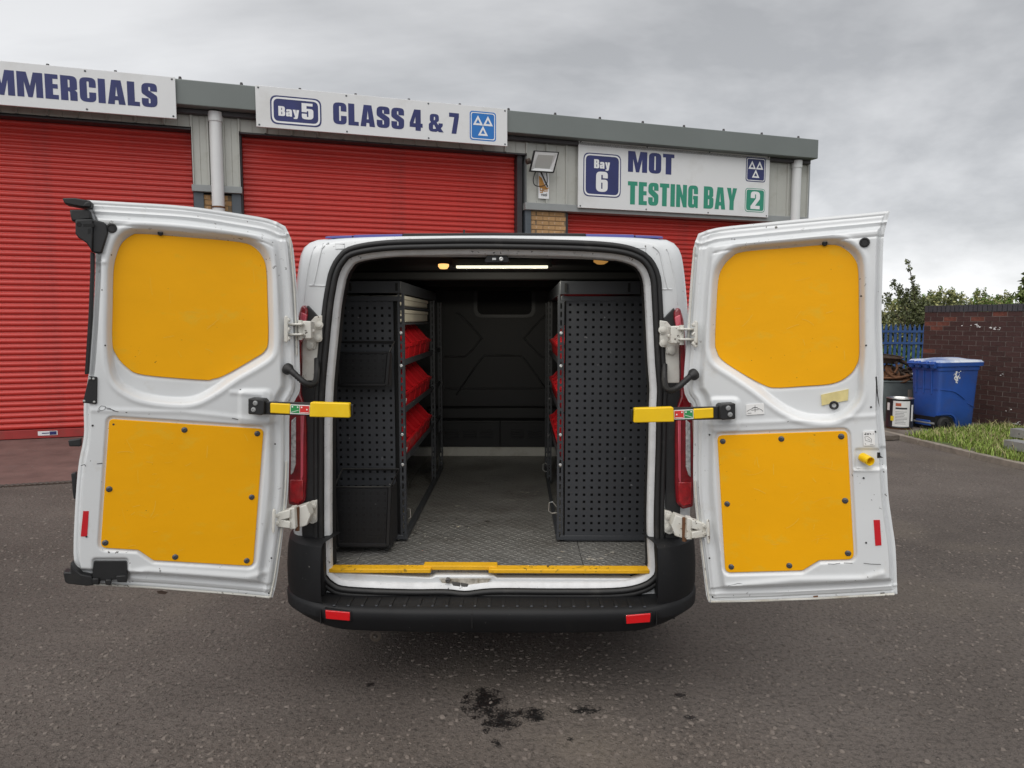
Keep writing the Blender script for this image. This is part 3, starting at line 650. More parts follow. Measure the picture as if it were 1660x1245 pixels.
# torn warning notice
n0, n1 = fz(873, 300, .14)[0], fz(890, 300, .14)[0]; nz = fz(882, 322, .14)[1]; nt_ = fz(882, 280, .14)[1]
ng = thing('warning_notice', 'torn white warning notice with faded orange lettering below the floodlight', 'sign', fw(n0, nz, .14))
mb = MB(); fbox(mb, n0, n1, nz, nt_, .134, .139); mb.build('board', M['whitev'], ng)
mb = MB(); sheet(mb, [[(n0 + .005, nt_ - .05), (n0 + .06, nt_ - .09), (n1 - .09, nt_ - .17), (n1 - .02, nt_ - .27), (n0 + .01, nt_ - .24)]], lambda s, z: fw(s, z, .141)); mb.build('torn_symbol', M['orangetx'], ng)
def stroke_text(parent, s, z, h, pat, m, o, name='lettering'):
    b = MB()
    for x0, y0, x1, y1 in pat:
        p, q = fw(s + x0 * h, z + y0 * h, o), fw(s + x1 * h, z + y1 * h, o); d = q - p; l = np.linalg.norm(d); d /= l; u = np.cross(d, FN)
        b.add([p - u * .09 * h - d * .08 * h, q - u * .09 * h + d * .08 * h, q + u * .09 * h + d * .08 * h, p + u * .09 * h - d * .08 * h], [(0, 1, 2, 3)])
    return b.build(name, m, parent)
GER = [(0, .7, .45, .7), (0, .7, 0, .15), (0, .15, .45, .15), (.45, .75, .45, -.2), (.45, -.2, .0, -.2), (.7, .42, 1.15, .42), (1.15, .42, 1.15, .7), (1.15, .7, .7, .7), (.7, .7, .7, .1), (.7, .1, 1.15, .1), (1.4, .05, 1.4, .7), (1.4, .6, 1.7, .72)]
stroke_text(ng, n0 + .03, nz + .115, .085, GER, M['orangetx'], .1415)
stroke_text(ng, n0 + .04, nz + .04, .05, [(.2, .1, .2, .6), (.2, .6, .5, .6), (.7, .1, .7, .6), (.7, .1, 1.1, .1), (1.1, .1, 1.1, .6), (.7, .6, 1.1, .6), (1.4, .1, 1.8, .1), (1.4, .1, 1.4, .6), (1.4, .6, 1.8, .6), (1.8, .1, 1.8, .6), (2.1, .1, 2.1, .9)], M['ink'], .1415)
# floodlight
fl = thing('floodlight', 'square floodlight with black frame tilted downwards on the grey cladding', 'floodlight', fw(B0 + .25, 4.0, .3))
Q = [(864, 245), (904.5, 247.5), (900, 279), (860.5, 276.5)]
pc = [fz(x, y, .34) for x, y in Q]
def flp(k, i, o): s, z = pc[i]; cs = sum(p[0] for p in pc) / 4; cz = sum(p[1] for p in pc) / 4; return fw(lerp(cs, s, k), lerp(cz, z, k), o + (z - cz) * .35)
mb = MB(); mb.rings([[flp(.9, i, .27) for i in range(4)], [flp(1, i, .30) for i in range(4)], [flp(1, i, .345) for i in range(4)], [flp(.93, i, .35) for i in range(4)], [flp(.90, i, .335) for i in range(4)]]); mb.add([flp(.9, i, .27) for i in range(4)], [(0, 1, 2, 3)]); mb.build('frame', M['black'], fl)
mb = MB(); mb.rings([[flp(.895, i, .340) for i in range(4)], [flp(.62, i, .325) for i in range(4)]]); mb.build('reflector', M['lampref'], fl)
mb = MB(); mb.add([flp(.62, i, .3255) for i in range(4)], [(0, 1, 2, 3)]); mb.build('led_panel', M['lampglass'], fl)
c_ = flp(0, 0, .27)
mb = MB(); mb.tube([c_ - FT * .30 + V(0, 0, -.02), c_ - FT * .24], .045, 8); mb.tube([c_ - FN * .02, c_ - FN * .16], .03, 6); mb.build('bracket', M['rustdk'], fl)
cab = [fz(868, 278, .2), (fz(864.5, 291, .2)), fz(867, 300, .2), fz(877, 302, .2), fz(886, 298, .2), fz(887, 290, .2), fz(886, 280, .2)]
mb = MB(); mb.tube(catmull([fw(s, z, .2) for s, z in cab], 5, False), .008, 6); p_, q_ = fz(876, 279, .2), fz(887.5, 303, .16); mb.tube([fw(*p_, .22), fw(*q_, .17)], .013, 6); mb.build('cable', M['black'], fl)

# apron and drain in front of the shutters
D0, D1 = gr(0, 787), gr(115, 780); DT = (D1 - D0) / np.linalg.norm(D1 - D0)
off = float((D0 - FP) @ FN)
mb = MB(); mb.add([fw(-12, .004, -.3), fw(13, .004, -.3), fw(13, .004, off), fw(-12, .004, off)], [(0, 1, 2, 3)]); tag(mb.build('pavement', M['apron']), kind='structure')
dr = thing('drain_channel', 'narrow slotted iron drain channel along the edge of the red-brown apron', 'drain', fw(0, 0, off))
mb = MB(); fbox(mb, -6, 12, .0, .007, off - .005, off + .115); mb.build('frame', M['rustdk'], dr)
mb = MB(); a_ = FT * .055 + FN * .05; d_ = a_ / np.linalg.norm(a_); mb.obox((0, 0, 0), d_, np.cross(V(0, 0, 1), d_), (0, 0, 1), .062, .009, .003); gm = mb.mesh('grate_bar', M['drain'])
for k in range(70): link('grate_bar', gm, dr, loc=fw(-1.2 + k * .05, .0105, off + .055))

# ==================================================================== VAN
VY = 3.05; VC = -0.128
van = thing('panel_van', 'white panel van seen from behind with both rear doors open and a racked load bay', 'van', (VC, VY, 0))
OL = [(620,393),(567,402.7),(546.7,420.7),(536.5,441),(532,461),(526.4,495),(519.7,562),(514,625),(512,687),(512,760),(512,845),(512.6,883),(513.7,927),(521,942),(535,955),(561,963.6),(657,968),(722,968),(755,971),(800,966.5),(900,967),(997,966),(1040,959),(1064,946),(1075,927),(1074,883),(1073.5,840),(1075,780),(1077,715),(1078,656),(1079,630),(1075.7,585),(1072.5,520),(1070,472),(1068,450),(1059,427),(1041,409.5),(1005,398),(937,392.6),(800,389.5),(700,390)]
Oxz = resample(catmull([vy(x, y, VY)[[0, 2]] for x, y in OL], 6), 200)
OP = np.array(Oxz); cen = V(VC, 1.22)
tan = np.roll(OP, -1, 0) - np.roll(OP, 1, 0); nrm = np.stack([-tan[:, 1], tan[:, 0]], 1); nrm /= np.linalg.norm(nrm, axis=1)[:, None]
sgn = np.sign(((cen - OP) * nrm).sum(1))[:, None]; nrm *= np.sign(np.median(sgn))
def loop(off, y): 
    q = OP + nrm * off; return [V(a, y, b) for a, b in q]
# body shell
HP = [(.40, .875), (.70, .90), (1.0, .905), (1.3, .90), (1.6, .882), (1.8, .862), (1.92, .845), (1.975, .828), (2.006, .795), (2.02, .72), (2.027, .4), (2.03, 0)]
HPs = catmull([V(w, z) for z, w in HP], 4, False)
half = [(float(p[0]), float(p[1])) for p in HPs]
sil = [(VC - w, z) for w, z in half] + [(VC + w, z) for w, z in half[::-1][1:]]
silp = np.array(sil + [(VC, .40)])
def cast(c, d):
    best = 1e9
    n = len(silp)
    for i in range(n):
        a, b = silp[i], silp[(i + 1) % n]; e_ = b - a; den = d[0] * e_[1] - d[1] * e_[0]
        if abs(den) < 1e-9: continue
        t = ((a - c)[0] * e_[1] - (a - c)[1] * e_[0]) / den; u = ((a - c)[0] * d[1] - (a - c)[1] * d[0]) / den
        if t > 0 and -1e-6 <= u <= 1 + 1e-6: best = min(best, t)
    return best
SP = []
for p in OP:
    d = p - cen; l = np.linalg.norm(d); d = d / l; SP.append(cen + d * max(cast(cen, d), l + .01))
SP = np.array(SP)
def mixring(t, y): return [V(*(OP[i] * (1 - t) + SP[i] * t)[[0]], y, (OP[i] * (1 - t) + SP[i] * t)[1]) for i in range(len(OP))]
def mixring(t, y):
    q = OP * (1 - t) + SP * t; return [V(a, y, b) for a, b in q]
def endring(y, topz, k=1.0):
    return [V(VC + (a - VC) * k, y, min(b, topz)) for a, b in SP]
mb = MB()
mb.rings([mixring(0.02, 3.07), mixring(.06, 3.052), mixring(.45, 3.055), mixring(.62, 3.062), mixring(.80, 3.085), mixring(.93, 3.125), mixring(.985, 3.165), mixring(1, 3.21), endring(3.6, 3), endring(6.4, 3), endring(7.0, 1.93, .985), endring(7.6, 1.45, .96), endring(8.15, 1.12, .92), endring(8.32, .9, .86)])
mb.build('body', M['white'], van, smooth=38)
# opening flange and dark load bay lining
mb = MB(); mb.rings([loop(.032, 3.062), loop(.036, 3.054), loop(.056, 3.062), loop(.060, 3.072), loop(.060, 3.10)]); mb.build('opening_flange', mat('grey_white_flange', (.66, .67, .68), .4, var=.1, vscale=20, specks=((.1, .1, .1), 60, .64)), van, smooth=50)
mb = MB(); mb.rings([loop(.0595, 3.09), loop(.062, 3.15), loop(.05, 3.20), loop(-.04, 3.26), [V(VC + max(-.84, min(.84, (a - VC) * 1.25)), 3.5, max(.53, min(1.93, b + .02))) for a, b in OP], [V(VC + max(-.84, min(.84, (a - VC) * 1.25)), 5.85, max(.53, min(1.93, b + .02))) for a, b in OP]]); mb.build('load_bay_lining', M['lining'], van, smooth=40)
# weather seal: two ribs round the opening
def bead(o, y, r, n=8): return [loop(o + r * math.cos(2 * PI * k / n), y + r * .9 * math.sin(2 * PI * k / n)) for k in range(n + 1)]
mb = MB(); mb.rings(bead(.005, 3.040, .0125)); mb.rings(bead(.0275, 3.032, .0115)); mb.rings([loop(-.008, 3.048), loop(.038, 3.048)]); mb.build('door_seal', M['rubber'], van, smooth=60)
# header above the opening
zz_ = [vy(x, y, 3.10) for x, y in ((572, 409), (1034, 417))]
mb = MB(); pts = [vy(x, y, 3.10) for x, y in ((566,413),(600,408.5),(660,406.5),(800,406.5),(940,409),(1000,413),(1037,424),(1010,423),(940,419.5),(800,416.5),(660,416),(600,418),(570,424))]
mb.prism(pts, (0, .02, 0)); mb.build('header_trim', mat('grey_header', (.34, .345, .35), .45, var=.06), van, bevel=.003)
# lock catch in the header
mb = MB(); mb.prism([vy(x, y, 3.08) for x, y in ((785,424),(789,414),(797,411),(815,411),(823,415),(826,424),(823,426),(788,426))], (0, .05, 0)); lc = mb.build('lock_catch', M['black'], van, bevel=.003)
mb = MB(); mb.prism([vy(x, y, 3.072) for x, y in ((798,418),(804,418),(804,421.5),(798,421.5))], (0, .01, 0)); mb.lathe(vy(812.5, 420, 3.075), (0, -1, 0), [(.009, 0), (.009, .004), (.005, .005), (0, .004)], 10); mb.build('striker', M['steel'], lc)
# roof edge: black strip and livery film remnants
def roofpt(px, y, lift=.003):
    x = vy(px, 386, 3.14)[0]; w = abs(x - VC); zs = np.interp(w, [p[0] for p in half[::-1]], [p[1] for p in half[::-1]]); return V(x, y, zs + lift)
def roofstrip(px0, px1, y0, y1, lift, drop, n=14):
    b = MB(); r = []
    for k in range(n + 1):
        p = lerp(px0, px1, k / n); a = roofpt(p, 3.16 if y0 is None else y0, lift); r.append([a + V(0, 0, -drop) + V(0, -.055, -.012), a + V(0, -.055, 0.0), a + V(0, -.02, .006), a + V(0, y1, .006), a + V(0, y1, -.03)])
    b.rings(r, closed=False); return b
roofstrip(655, 948, None, .06, .006, .030).build('roof_edge_strip', M['black'], van, smooth=40)
for px0, px1 in ((576, 654), (949, 1026)): roofstrip(px0, px1, None, .05, .004, .014).build('livery_strip', M['livery'], van, smooth=40)
for px0, px1 in ((531, 574), (1028, 1072)): roofstrip(px0, px1, None, .04, .002, -.004).build('livery_strip', M['livery'], van, smooth=40)
mb = MB(); mb.tube([roofpt(722, 4.2, .0), roofpt(722, 4.2, .16)], .006, 6); mb.build('roof_aerial', M['black'], van)
# pressed ridges in the rear pillars, lying on the pressed rear face
TT, TYY = [0.02, .06, .45, .62, .80, .93, .985, 1], [3.07, 3.052, 3.055, 3.062, 3.085, 3.125, 3.165, 3.21]
def rear_y(x, z):
    d = V(x, z) - cen; l = np.linalg.norm(d); dots = ((OP - cen) @ d) / (np.linalg.norm(OP - cen, axis=1) * l); i = int(np.argmax(dots))
    lo_, hi_ = np.linalg.norm(OP[i] - cen), np.linalg.norm(SP[i] - cen); return float(np.interp((l - lo_) / max(hi_ - lo_, 1e-6), TT, TYY))
for pts, r in (([(534,394),(524,402),(520,416),(515,440),(510,462)], .004), ([(503,463),(512,463),(524,463.5),(532,464)], .003), ([(545,396),(560,396),(560,404),(546,404),(545,396)], .0025), ([(512,398),(508,405),(502,430),(497,460),(494,488)], .003)):
    for mr in (lambda q: q, lambda q: [(1591 - x, y + 6) for x, y in q]):
        q = [V(*p) for p in (catmull([V(*p) for p in mr(pts)], 5, False) if len(pts) != 5 or pts[0] != pts[-1] else mr(pts))]
        P3 = []
        for p in q:
            w = vy(p[0], p[1], 3.07); P3.append(V(w[0], rear_y(w[0], w[2]) - .0005, w[2]))
        mb = MB(); mb.tube(P3, r, 6); mb.build('pillar_crease', M['white'], van, smooth=60)
# pillar plates, dark trims and lamps
def plate(name, px, y, th, m, parent, bevel=.003): 
    b = MB(); b.prism([vy(a, c, y) for a, c in px], (0, th, 0)); return b.build(name, m, parent, bevel=bevel)
def mirror(px): return [(1591 - x, y + 4) for x, y in px]
UP = [(498,495),(506,503),(522,521),(522,539),(508,541),(494,545),(492,520)]
BL = [(488,610),(514,610),(512,700),(512,820),(513,880),(490,880),(486,760)]
PL = [(490,540),(520,540),(519,566),(515,617),(489,617)]
for mm in (lambda p: p, mirror):
    plate('pillar_plate', mm(PL), 3.040, .03, M['cream'], van)
    plate('pillar_trim', mm(UP), 3.036, .03, M['black'], van)
    plate('pillar_trim', mm(BL), 3.042, .05, M['black'], van)
TL = [(487,497),(492,494),(498,501),(498,512),(493,536),(488,560),(486,600),(487,640),(494,662),(496,700),(496,780),(494,812),(484,822),(467,818),(464,740),(470,650),(478,560),(482,515)]
for mm, lab in ((lambda p: p, 0), (mirror, 1)):
    tl = plate('tail_light', mm(TL), 3.020, .20, M['lensred'], van, bevel=.008)
    plate('upper_lens', mm([(488,506),(497,510),(492,545),(487,556),(484,540)]), 3.012, .02, M['lenspink'], tl)
    plate('reversing_lens', mm([(472,682),(479,676),(479,752),(475,766),(471,770)]), 3.012, .02, M['lensclear'], tl)
    plate('outer_lens', mm([(487,668),(492,668),(491,770),(487,788)]), 3.013, .02, M['lenspink'], tl)
    plate('lower_lens', mm([(470,778),(491,778),(491,810),(483,817),(470,813)]), 3.012, .02, mat('bright_red_lens', (.33, .005, .010), .1, coat=.8, bump=.3, bscale=120, var=.4, vscale=30), tl)
# sill, sill strips, latch
mb = MB(); mb.prism([vy(x, y, 3.072) for x, y in ((528,920),(541,928),(690,936),(700,936),(706,933),(800,933),(806,937),(1045,938),(1060,920),(1066,940),(1055,952),(1030,959),(997,961),(900,962),(800,961),(760,966),(722,963),(657,963),(565,958),(540,950),(530,938))], (0, .05, 0)); mb.build('door_sill', M['white'], van, bevel=.006)
mb = MB(); mb.prism([vy(x, y, 3.066) for x, y in ((712,938),(726,958),(758,962),(780,957),(796,938))], (0, .004, 0)); mb.build('sill_recess', mat('grubby_sill', (.45, .42, .37), .6, var=.3, vscale=40, dirt=((.2, .17, .12), 25, .45, .65)), van)
mb = MB(); c_ = vy(726, 941, 3.055); mb.lathe(c_, (0, -1, 0), [(.011, -.01), (.011, .004), (.007, .006), (.005, .001), (0, .001)], 14); mb.prism([vy(x, y, 3.06) for x, y in ((732,943),(746,945),(746,953),(735,951))], (0, .008, 0)); mb.prism([vy(x, y, 3.06) for x, y in ((747,945),(759,947),(757,954),(748,953))], (0, .008, 0)); mb.build('sill_latch', mat('latch_metal', (.13, .125, .12), .5, metal=.4, var=.3, vscale=60), van)
def slab(name, a, b, y0, y1, zt, th, m, parent, bevel=.003):
    q = MB(); x0, x1 = vy(a, 930, y0)[0], vy(b, 930, y0)[0]; q.box(x0, x1, y0, y1, zt - th, zt); return q.build(name, m, parent, bevel=bevel)
slab('sill_strip', 533, 698, 3.058, 3.115, .563, .019, M['sill'], van)
slab('sill_strip', 792, 1053, 3.058, 3.115, .563, .018, M['sill'], van)
slab('sill_strip', 686, 806, 3.085, 3.14, .569, .020, M['sill'], van)
# load floor plates
for a, b in ((-.84, -.62), (-.617, .417), (.42, .84)):
    mb = MB(); mb.box(VC + a, VC + b, 3.115, 5.76, .52, .558); mb.build('floor_plate', M['tread'], van, bevel=.002)
# ceiling lamps
L0, L1 = vy(740, 433, 3.42), vy(888, 436, 3.42)
mb = MB(); mb.box(L0[0], L1[0], 3.40, 3.43, L0[2] - .006, L0[2] + .006); mb.build('led_strip', M['led'], van, bevel=.002)
mb = MB(); mb.box(L0[0] - .02, L1[0] + .02, 3.425, 3.47, L0[2] + .002, L0[2] + .04); mb.build('lamp_bracket', M['lining'], van)
ld_ = bpy.data.lights.new('led_light', 'AREA'); ld_.shape = 'RECTANGLE'; ld_.size = .44; ld_.size_y = .03; ld_.energy = 3.0; ld_.color = (1.0, .95, .80)
lo_ = bpy.data.objects.new('led_light', ld_); COL.objects.link(lo_); lo_.location = (float(L0[0] + L1[0]) / 2, 3.415, float(L0[2]) - .012); lo_.rotation_euler = (math.radians(28), 0, 0)
for px, py, mm in ((719, 432, 'dome'), (974, 424.5, 'amber')):
    c_ = vy(px, py, 3.36); mb = MB(); mb.lathe(c_, (0, -.06, -1), [(0, .012), (.018, .010), (.025 if px < 800 else .034, 0), (.025 if px < 800 else .034, -.01)], 16); o = mb.build('dome_light', M[mm], van, smooth=50)
mb = MB(); 
for y in (3.9, 4.6, 5.3): mb.box(VC - .83, VC + .83, y - .03, y + .03, 1.88, 1.925)
mb.build('roof_bow', M['lining'], van, bevel=.008)
# bulkhead
BY = 5.74
mb = MB(); mb.box(VC - .84, VC + .84, BY, BY + .04, .62, 1.925); bk = mb.build('bulkhead', M['bulk'], van)
mb = MB(); mb.box(VC - .84, VC + .84, BY - .02, BY + .03, .557, .632); mb.build('kick_strip', M['bulkstrip'], van, bevel=.006)
def by(x, y, d=0): return vy(x, y, BY - d)
win = [by(*p, .004) for p in rrect(768, 462, 868, 515, 14)]; win_i = [by(*p, .004) for p in rrect(774, 466, 862, 510, 11)]
mb = MB(); mb.rings([[p for p in win], [p + V(0, -.018, 0) for p in win], [p + V(0, -.018, 0) for p in win_i], [p + V(0, -.002, 0) for p in win_i]]); mb.build('window', mat('window_rim_plastic', (.018, .0185, .02), .4), bk, smooth=40)
mb = MB(); mb.add(win_i, [tuple(range(len(win_i)))]); mb.build('pane', mat('dark_glass', (.003, .003, .0035), .5, spec=.2), bk)
for pts in (((738,508),(748,512),(778,545),(778,552),(758,575),(748,578),(720,578)), ((886,512),(878,517),(853,545),(853,552),(874,575),(884,579)), ((740,640),(780,582),(792,577),(838,577),(850,582),(886,632)), ((720,630),(886,630)), ((720,664),(886,664)), ((720,683),(886,683)), ((810,664),(811,722))):
    q = [by(*p, .0) for p in (pts if len(pts) < 3 else [tuple(c) for c in catmull(pts, 4, False)])]
    mb = MB(); mb.tube(q, .007, 6); mb.build('ridge', M['bulk'], bk, smooth=60)
mb = MB(); mb.box(-.75, .60, BY - .05, BY, .86, .97); mb.build('pressing', M['bulk'], bk, bevel=.02)
sl = MB(); sl.box(-.055, .055, -.012, 0, -.006, .006); slm = sl.mesh('vent_slat', M['bulk'])
for px in (733, 762, 789, 838, 867):
    for py in (698, 702, 706, 710): link('vent_slat', slm, bk, loc=by(px, py))
# rear bumper: swept band with step and wrapped corners
def plan(t):                                   # t in [-1, 1] round the back of the van
    x = VC + 1.0 * (abs(t) ** 1.0) * (1 if t > 0 else -1) ; return x
path = []
cor = [(-.945, 3.95), (-.945, 3.55), (-.945, 3.30), (-.930, 3.14), (-.89, 3.035), (-.81, 2.955), (-.68, 2.910), (-.40, 2.885), (-.13, 2.88), (.13, 2.88), (.40, 2.885), (.68, 2.910), (.81, 2.955), (.89, 3.035), (.930, 3.14), (.945, 3.30), (.945, 3.55), (.945, 3.95)]
bp = [V(VC + p[0], p[1]) for p in catmull([V(*c) for c in cor], 5, False)]
def bump_ring(prof_fn):
    r = []
    n = len(bp)
    for i, p in enumerate(bp):
        d = bp[min(i + 1, n - 1)] - bp[max(i - 1, 0)]; d /= np.linalg.norm(d); inn = V(-d[1], d[0])
        r.append([V(*(p + inn * a), z) for a, z in prof_fn(i / (n - 1), p)])
    return r
def bprof(t, p):
    k = min(1, max(0, (abs(p[0] - VC) - .60) / .30)); k = k * k * (3 - 2 * k)       # rises a little to the corners
    up = .022 * k; lo = .045 * k
    return [(.24, .452 + up * .3), (.20, .452 + up * .3), (.034, .452 + up * .6), (.018, .449 + up), (.006, .441 + up), (.0, .428 + up), (.002, .398 + lo * .2), (.009, .384 + lo * .5), (.014, .362 + lo * .8), (.028, .342 + lo), (.07, .328 + lo), (.14, .322 + lo)]
mb = MB(); mb.rings(bump_ring(bprof), closed=False); bmp = mb.build('bumper', M['bumper'], van, smooth=32)
# uprights at the bumper corners
cr = [c for c in zip(bp)]
for sg_ in (-1, 1):
    rows = []
    idx = [i for i, p in enumerate(bp) if (p[0] - VC) * sg_ > .70]
    if sg_ > 0: pass
    for i in idx:
        p = bp[i]; d = bp[min(i + 1, len(bp) - 1)] - bp[max(i - 1, 0)]; d /= np.linalg.norm(d); inn = V(-d[1], d[0])
        rows.append([V(*(p + inn * a), z) for a, z in ((.010, .462), (.004, .50), (.004, .58), (.010, .66), (.018, .70), (.034, .712), (.07, .714), (.2, .714))])
    mb = MB(); mb.rings(rows, closed=False); mb.build('bumper_corner', M['bumper'], van, smooth=40)
    x0, x1 = sorted((VC + sg_ * .725, VC + sg_ * .80))
    mb = MB(); mb.box(x0, x1, 3.0, 3.06, .455, .70); mb.build('corner_infill', M['bumper'], van, bevel=.012)
# anti-slip ribs on the step and little pips
rb = MB(); rb.box(-.006, .006, -.045, .045, -.003, .004); rbm = rb.mesh('step_rib', M['bumper'])
for k in range(23): link('step_rib', rbm, bmp, loc=(VC - .66 + .06 * k, 2.965, .4525))
pp = MB(); pp.lathe((0, 0, 0), (0, 0, 1), [(.007, 0), (.006, .004), (0, .005)], 8); ppm = pp.mesh('step_pip', M['bolt'])
for k in range(23): link('step_pip', ppm, bmp, loc=(VC - .66 + .06 * k, 2.922, .4515))
for (x0, y0, x1, y1, x2, y2, x3, y3), nm in (((527, 989.5, 567, 993, 567, 1007, 528, 1003.5), 0), ((1015, 998, 1055, 994.5, 1054, 1009, 1015.5, 1012), 1)):
    yb = 2.893
    def rq(s): 
        cx, cy = (x0 + x1 + x2 + x3) / 4, (y0 + y1 + y2 + y3) / 4; return [vy(cx + (a - cx) * s, cy + (b - cy) * s, yb - .003) for a, b in ((x0, y0), (x1, y1), (x2, y2), (x3, y3))]
    mb = MB(); mb.prism(rq(1.0), (0, .03, 0)); mb.build('reflector', M['reflector'], bmp, bevel=.003)
    mb = MB(); mb.prism([p + V(0, .004, 0) for p in rq(1.14)], (0, .03, 0)); mb.build('reflector_surround', M['bumper'], bmp, bevel=.003)
for px in (516, 1067, 765):
    a = vy(px, 1000, 2.88); mb = MB(); mb.box(a[0] - .0015, a[0] + .0015, 2.8795 + (.033 if px != 765 else 0), 2.90 + (.033 if px != 765 else 0), .372, .436); mb.build('bumper_seam', M['rubber'], bmp)
mb = MB(); mb.lathe(vy(609, 1042, 3.05) + V(0, 0, .03), (0, 1, .0), [(.016, -.007), (.026, 0), (.016, .007), (.010, 0), (.016, -.007)], 16); mb.build('towing_eye', mat('dull_metal', (.10, .08, .065), .7, metal=.2), van, smooth=60)
# underside and wheels
mb = MB(); mb.box(VC - .84, VC + .84, 3.15, 7.9, .30, .50); mb.build('underbody', M['lining'], van)
for sx in (-1, 1):
    for y in (4.15, 7.05):
        mb = MB(); mb.lathe((VC + sx * .86, y, .335), (sx, 0, 0), [(.20, -.10), (.30, -.105), (.332, -.08), (.335, 0), (.332, .08), (.30, .105), (.20, .10)], 28); w = mb.build('wheel', M['tyre'], van, smooth=40)
        mb = MB(); mb.lathe((VC + sx * .86, y, .335), (sx, 0, 0), [(.205, -.09), (.20, .06), (.17, .07), (.06, .04), (0, .04)], 24); mb.build('rim', M['rim'], w, smooth=40)
# ==================================================================== REAR DOORS
def polyd(P, X, Y):
    """signed distance (positive inside) of points to a closed outline, all in photo-measured units of the door plane"""
    P = np.array([(p[0], p[1]) for p in P], float); Q = np.roll(P, -1, 0); d2 = np.full(X.shape, 1e18); ins = np.zeros(X.shape, bool)
    for (ax, ay), (bx_, by_) in zip(P, Q):
        ex, ey = bx_ - ax, by_ - ay; L2 = ex * ex + ey * ey + 1e-9
        t = np.clip(((X - ax) * ex + (Y - ay) * ey) / L2, 0, 1); d2 = np.minimum(d2, (X - ax - t * ex) ** 2 + (Y - ay - t * ey) ** 2)
        c = ((ay > Y) != (by_ > Y)); xi = ax + (Y - ay) * ex / (ey if abs(ey) > 1e-9 else 1e-9); ins ^= c & (X < xi)
    return np.where(ins, 1, -1) * np.sqrt(d2)
def linedist(P, X, Y):
    d2 = np.full(X.shape, 1e18)
    for (ax, ay), (bx_, by_) in zip(P[:-1], P[1:]):
        ex, ey = bx_ - ax, by_ - ay; t = np.clip(((X - ax) * ex + (Y - ay) * ey) / (ex * ex + ey * ey + 1e-9), 0, 1)
        d2 = np.minimum(d2, (X - ax - t * ex) ** 2 + (Y - ay - t * ey) ** 2)
    return np.sqrt(d2)
def ss(a, b, x): t = np.clip((x - a) / (b - a), 0, 1); return t * t * (3 - 2 * t)
class Plane:
    def __init__(s, hinge, outer):
        s.p = V(*hinge, 0); d = V(outer[0] - hinge[0], outer[1] - hinge[1], 0); d /= np.linalg.norm(d); s.d = d; n = np.cross(d, V(0, 0, 1)); s.n = n if n[1] < 0 else -n
    def at(s, px, py, h=0.0): return onp(px, py, s.p + s.n * h, s.n)
PLL = Plane(vy(478, 600, 2.90)[:2], vy(125, 600, 2.60)[:2]); PLR = Plane(vy(1118, 600, 2.90)[:2], vy(1448, 600, 2.60)[:2])
